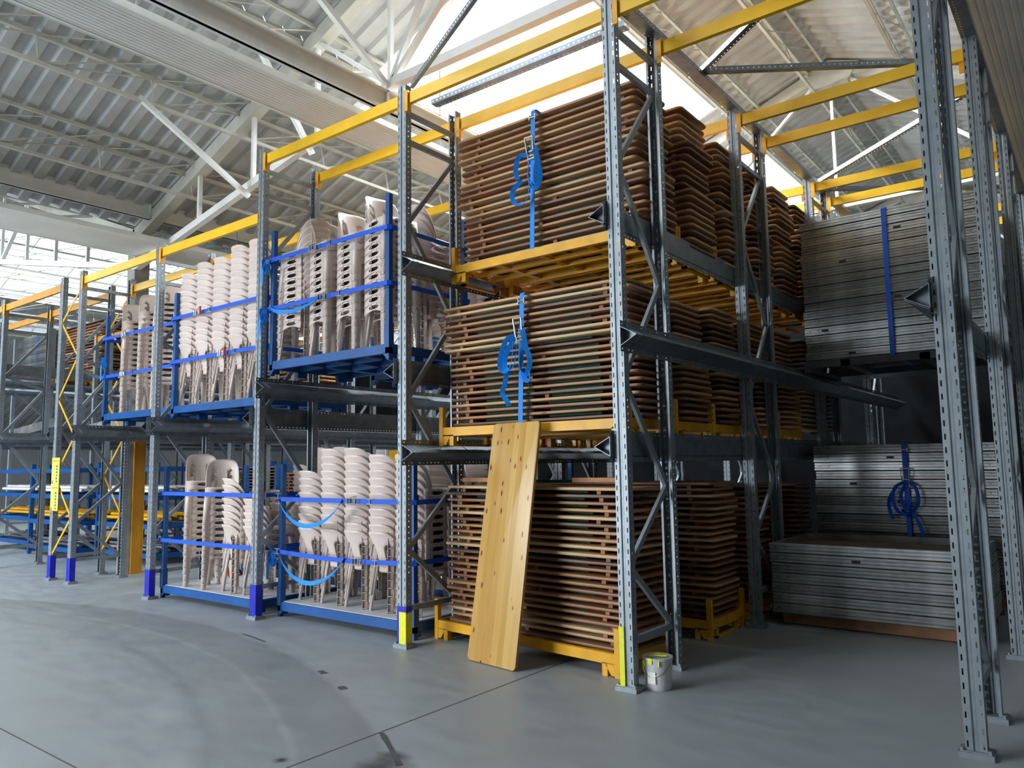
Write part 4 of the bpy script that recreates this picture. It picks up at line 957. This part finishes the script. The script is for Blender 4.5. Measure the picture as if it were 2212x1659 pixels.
# ------------------------------------------------------------ bucket, hand truck
bk = thing('white_bucket', 'white paint bucket with yellow drips behind the yellow striped foot', 'bucket', (6.93, .16, 0))
put('body', MB().lathe([(0,0),(.088,0),(.092,.01),(.103,.19),(.103,.205),(.108,.207),(.108,.222),(.100,.222),(.098,.19)], 28).mesh('body', 'deck', True), bk)
put('lid', MB().lathe([(.099,.215),(.0,.213)], 28).mesh('lid', 'deck', True), bk)
put('handle', MB().path([(.105*cos(a), .105*sin(a), .19-.10*abs(sin(a/1.0))*.9) for a in [radians(180+i*15) for i in range(13)]], .003, 5).mesh('handle', 'zinc'), bk)
put('paint_drip', MB().box(-.07,-.1015,.16,-.05,-.09,.205).box(-.02,-.111,.185,.01,-.10,.224).box(.05,-.098,.17,.06,-.086,.21).mesh('paint_drip', 'footyel'), bk)
put('label_print', MB().box(-.03,-.101,.05,.03,-.0975,.13).mesh('label_print', 'strip'), bk)['label'] = 'small faded label'
tag(put('paint_brush', MB().box(-.06,-.008,0,.03,.008,.008).box(.03,-.02,0,.08,.02,.01).mesh('paint_brush', 'footyel'), None, (6.92, .14, .226), (0, 0, .5)), 'yellow stained brush lying on the white bucket', 'brush')
ht = thing('hand_truck', 'red hand truck parked behind the left blue footed upright', 'trolley', (-.02, .98, 0), (radians(14), 0, radians(20)))
hm = MB()
for sx in (-.17, .17): hm.path([(sx,0,.1), (sx,0,1.05), (sx*.8,.03,1.15)], .014, 8)
hm.path([(-.136,.03,1.15), (0,.06,1.18), (.136,.03,1.15)], .014, 8)
for zz in (.3, .6, .9): hm.rod((-.17,0,zz), (.17,0,zz), .01, 6)
put('frame', hm.mesh('frame', 'red'), ht); put('toe_plate', MB().box(-.2,-.22,.02,.2,0,.03).mesh('toe_plate', 'red'), ht)
wh = MB()
for k_ in range(20):
    a, b = 2*pi*k_/20, 2*pi*(k_+1)/20; wh.rod((0,.11*cos(a),.11*sin(a)), (0,.11*cos(b),.11*sin(b)), .022, 6)
whm = wh.mesh('wheel', 'black'); hbm = MB().rod((-.03,0,0), (.03,0,0), .075, 12).mesh('hub', 'red')
for sx in (-.24, .24):
    w1 = put('wheel', whm, ht, (sx,.04,.13)); put('hub', hbm, w1)

# ------------------------------------------------------------ far left: more stored goods
for xx in (-9.75, -12.0):
    for yy in (2.495, 4.99): frame(xx, yy, 4.9, 'tall dim rack frame at far left, %s %s' % ('nearer' if xx > -10 else 'farther', 'front' if yy < 3 else 'rear'))
for xx, sd in ((-9.75, 1), (-7.5, -1), (-12.0, 1), (-9.75, -1)): rail(xx, sd, 3.62, 'high dark rail at far left carrying the %s stack, %s side' % ('table' if xx > -9 or (xx == -9.75 and sd > 0) else 'deck', 'left' if sd > 0 else 'right'))
yellow_pallet(-9.66, -7.6, 2.55, 3.62, 'yellow pallet with dark tables high at far left')
table_stack(-8.62, 2.92, 3.78, 17, .066, 'stack high at far left', 'tables high at far left', False)
deck_stack(-11.8, 2.6, 3.70, 13, 'stack high at the far left edge', 'decks high at far left')
vstrap(-10.9, 2.57, 3.8, 3.70, 4.97, 'blue strap over the leftmost aluminium stack', None, None, 0, 'strap')
def cage(x, y, z, wd, dp, hh, label, tiers=3):
    t = thing('storage_rack', label, 'storage rack', (x, y, z), group='blue storage frames at far left')
    pm = MB().box(-.03,-.03,0,.03,.03,hh).mesh('post', 'blue')
    for xx in (0, wd):
        for yy in (0, dp): put('post', pm, t, (xx, yy, 0))
    for i in range(tiers):
        zz = .12+(hh-.3)*i/max(1, tiers-1)
        put('shelf', MB().box(0,-.025,zz,wd,.025,zz+.08).box(0,dp-.025,zz,wd,dp+.025,zz+.08).box(-.02,0,zz,.02,dp,zz+.08).box(wd-.02,0,zz,wd+.02,dp,zz+.08).box(0,0,zz+.02,wd,dp,zz+.04).mesh('shelf', 'blue'), t)
    return t
def bundle(x, y, z, wd, dp, mt, n, label):
    t = thing('pipe_bundle', label, 'pipes', (x, y, z))
    for i in range(n):
        r = .028; put('pipe', MB().rod((0, r+i*dp/n, r+(i%2)*.05), (wd, r+i*dp/n, r+(i%2)*.05), r, 8).mesh('pipe', mt), t)
cs = [(-5.1, 1.6, .0, 'behind the placard lane front'), (-7.3, 1.3, 0, 'in the leftmost lane'), (-9.8, 1.5, 0, 'beyond the leftmost frame'), (-5.1, 4.2, 0, 'deep in the placard lane'), (-7.3, 4.4, 0, 'deep in the leftmost lane')]
for x, y, z, nm in cs:
    cage(x, y, z, 2.0, 1.1, 1.75, 'blue steel storage frame with shelves %s' % nm, 4)
    for i, (zz, mt, col_) in enumerate(((.24, 'alu', 'silver'), (.72, 'yelpal', 'yellow'), (1.2, 'strip', 'white'))):
        bundle(x+.05, y+.1, z+zz-.01+(.02 if i else -.02), 1.9, .9, mt, 9, '%s pipes lying in the blue frame %s' % (col_, nm))
for i, (x, y, zz) in enumerate(((-4.9, 1.3, 2.27), (-7.2, .9, 2.27))):
    t = thing('metal_ramp', 'silver perforated metal ramp lying on the %s lane rails' % ('placard', 'leftmost')[i], 'ramp', (x, y, zz), (0, radians(-4), 0))
    put('tray', MB().box(0,0,0,1.9,.6,.02).box(0,-.01,0,1.9,.02,.16).box(0,.58,0,1.9,.61,.16).mesh('tray', 'alu'), t)
    for k_ in range(6): put('rung', MB().box(.15+k_*.3,.02,.02,.2+k_*.3,.58,.05).mesh('rung', 'alu'), t)
# bright goods shelves at the back
for i, x in enumerate((-20, -16.5, -13, -9.5, -6)):
    t = thing('white_shelving', 'white shelving with boxes by the bright back wall, %s from left' % ('first' if i == 0 else ORD[i]), 'shelving', (x, 19+.2*(i % 2), 0), group='white shelving at the back')
    for xx in (0, 1.5, 3.0): put('post', MB().box(xx,0,0,xx+.06,.8,3.0).mesh('post', 'white'), t)
    for zz in (.4, 1.1, 1.8, 2.5): put('shelf', MB().box(0,0,zz,3.06,.8,zz+.06).mesh('shelf', 'white'), t)
    for lv, zz in (('lowest', .46), ('second', 1.16), ('third', 1.86)):
        for sd, xx in (('left', .15), ('right', 1.75)):
            mt, cn = random.choice((('orange','orange'),('white','white'),('footblue','dark blue'),('yelpal','yellow'),('grey','dark grey')))
            tag(put('storage_box', MB().box(0,0,0,.4+random.random()*.6,.4,.3+random.random()*.25).mesh('storage_box', mt), None, (x+xx, 19.1+.2*(i % 2), zz)), '%s box on the %s shelf, %s end, %s white shelving from left' % (cn, lv, sd, 'first' if i == 0 else ORD[i]), 'box', 'boxes on the white shelving')
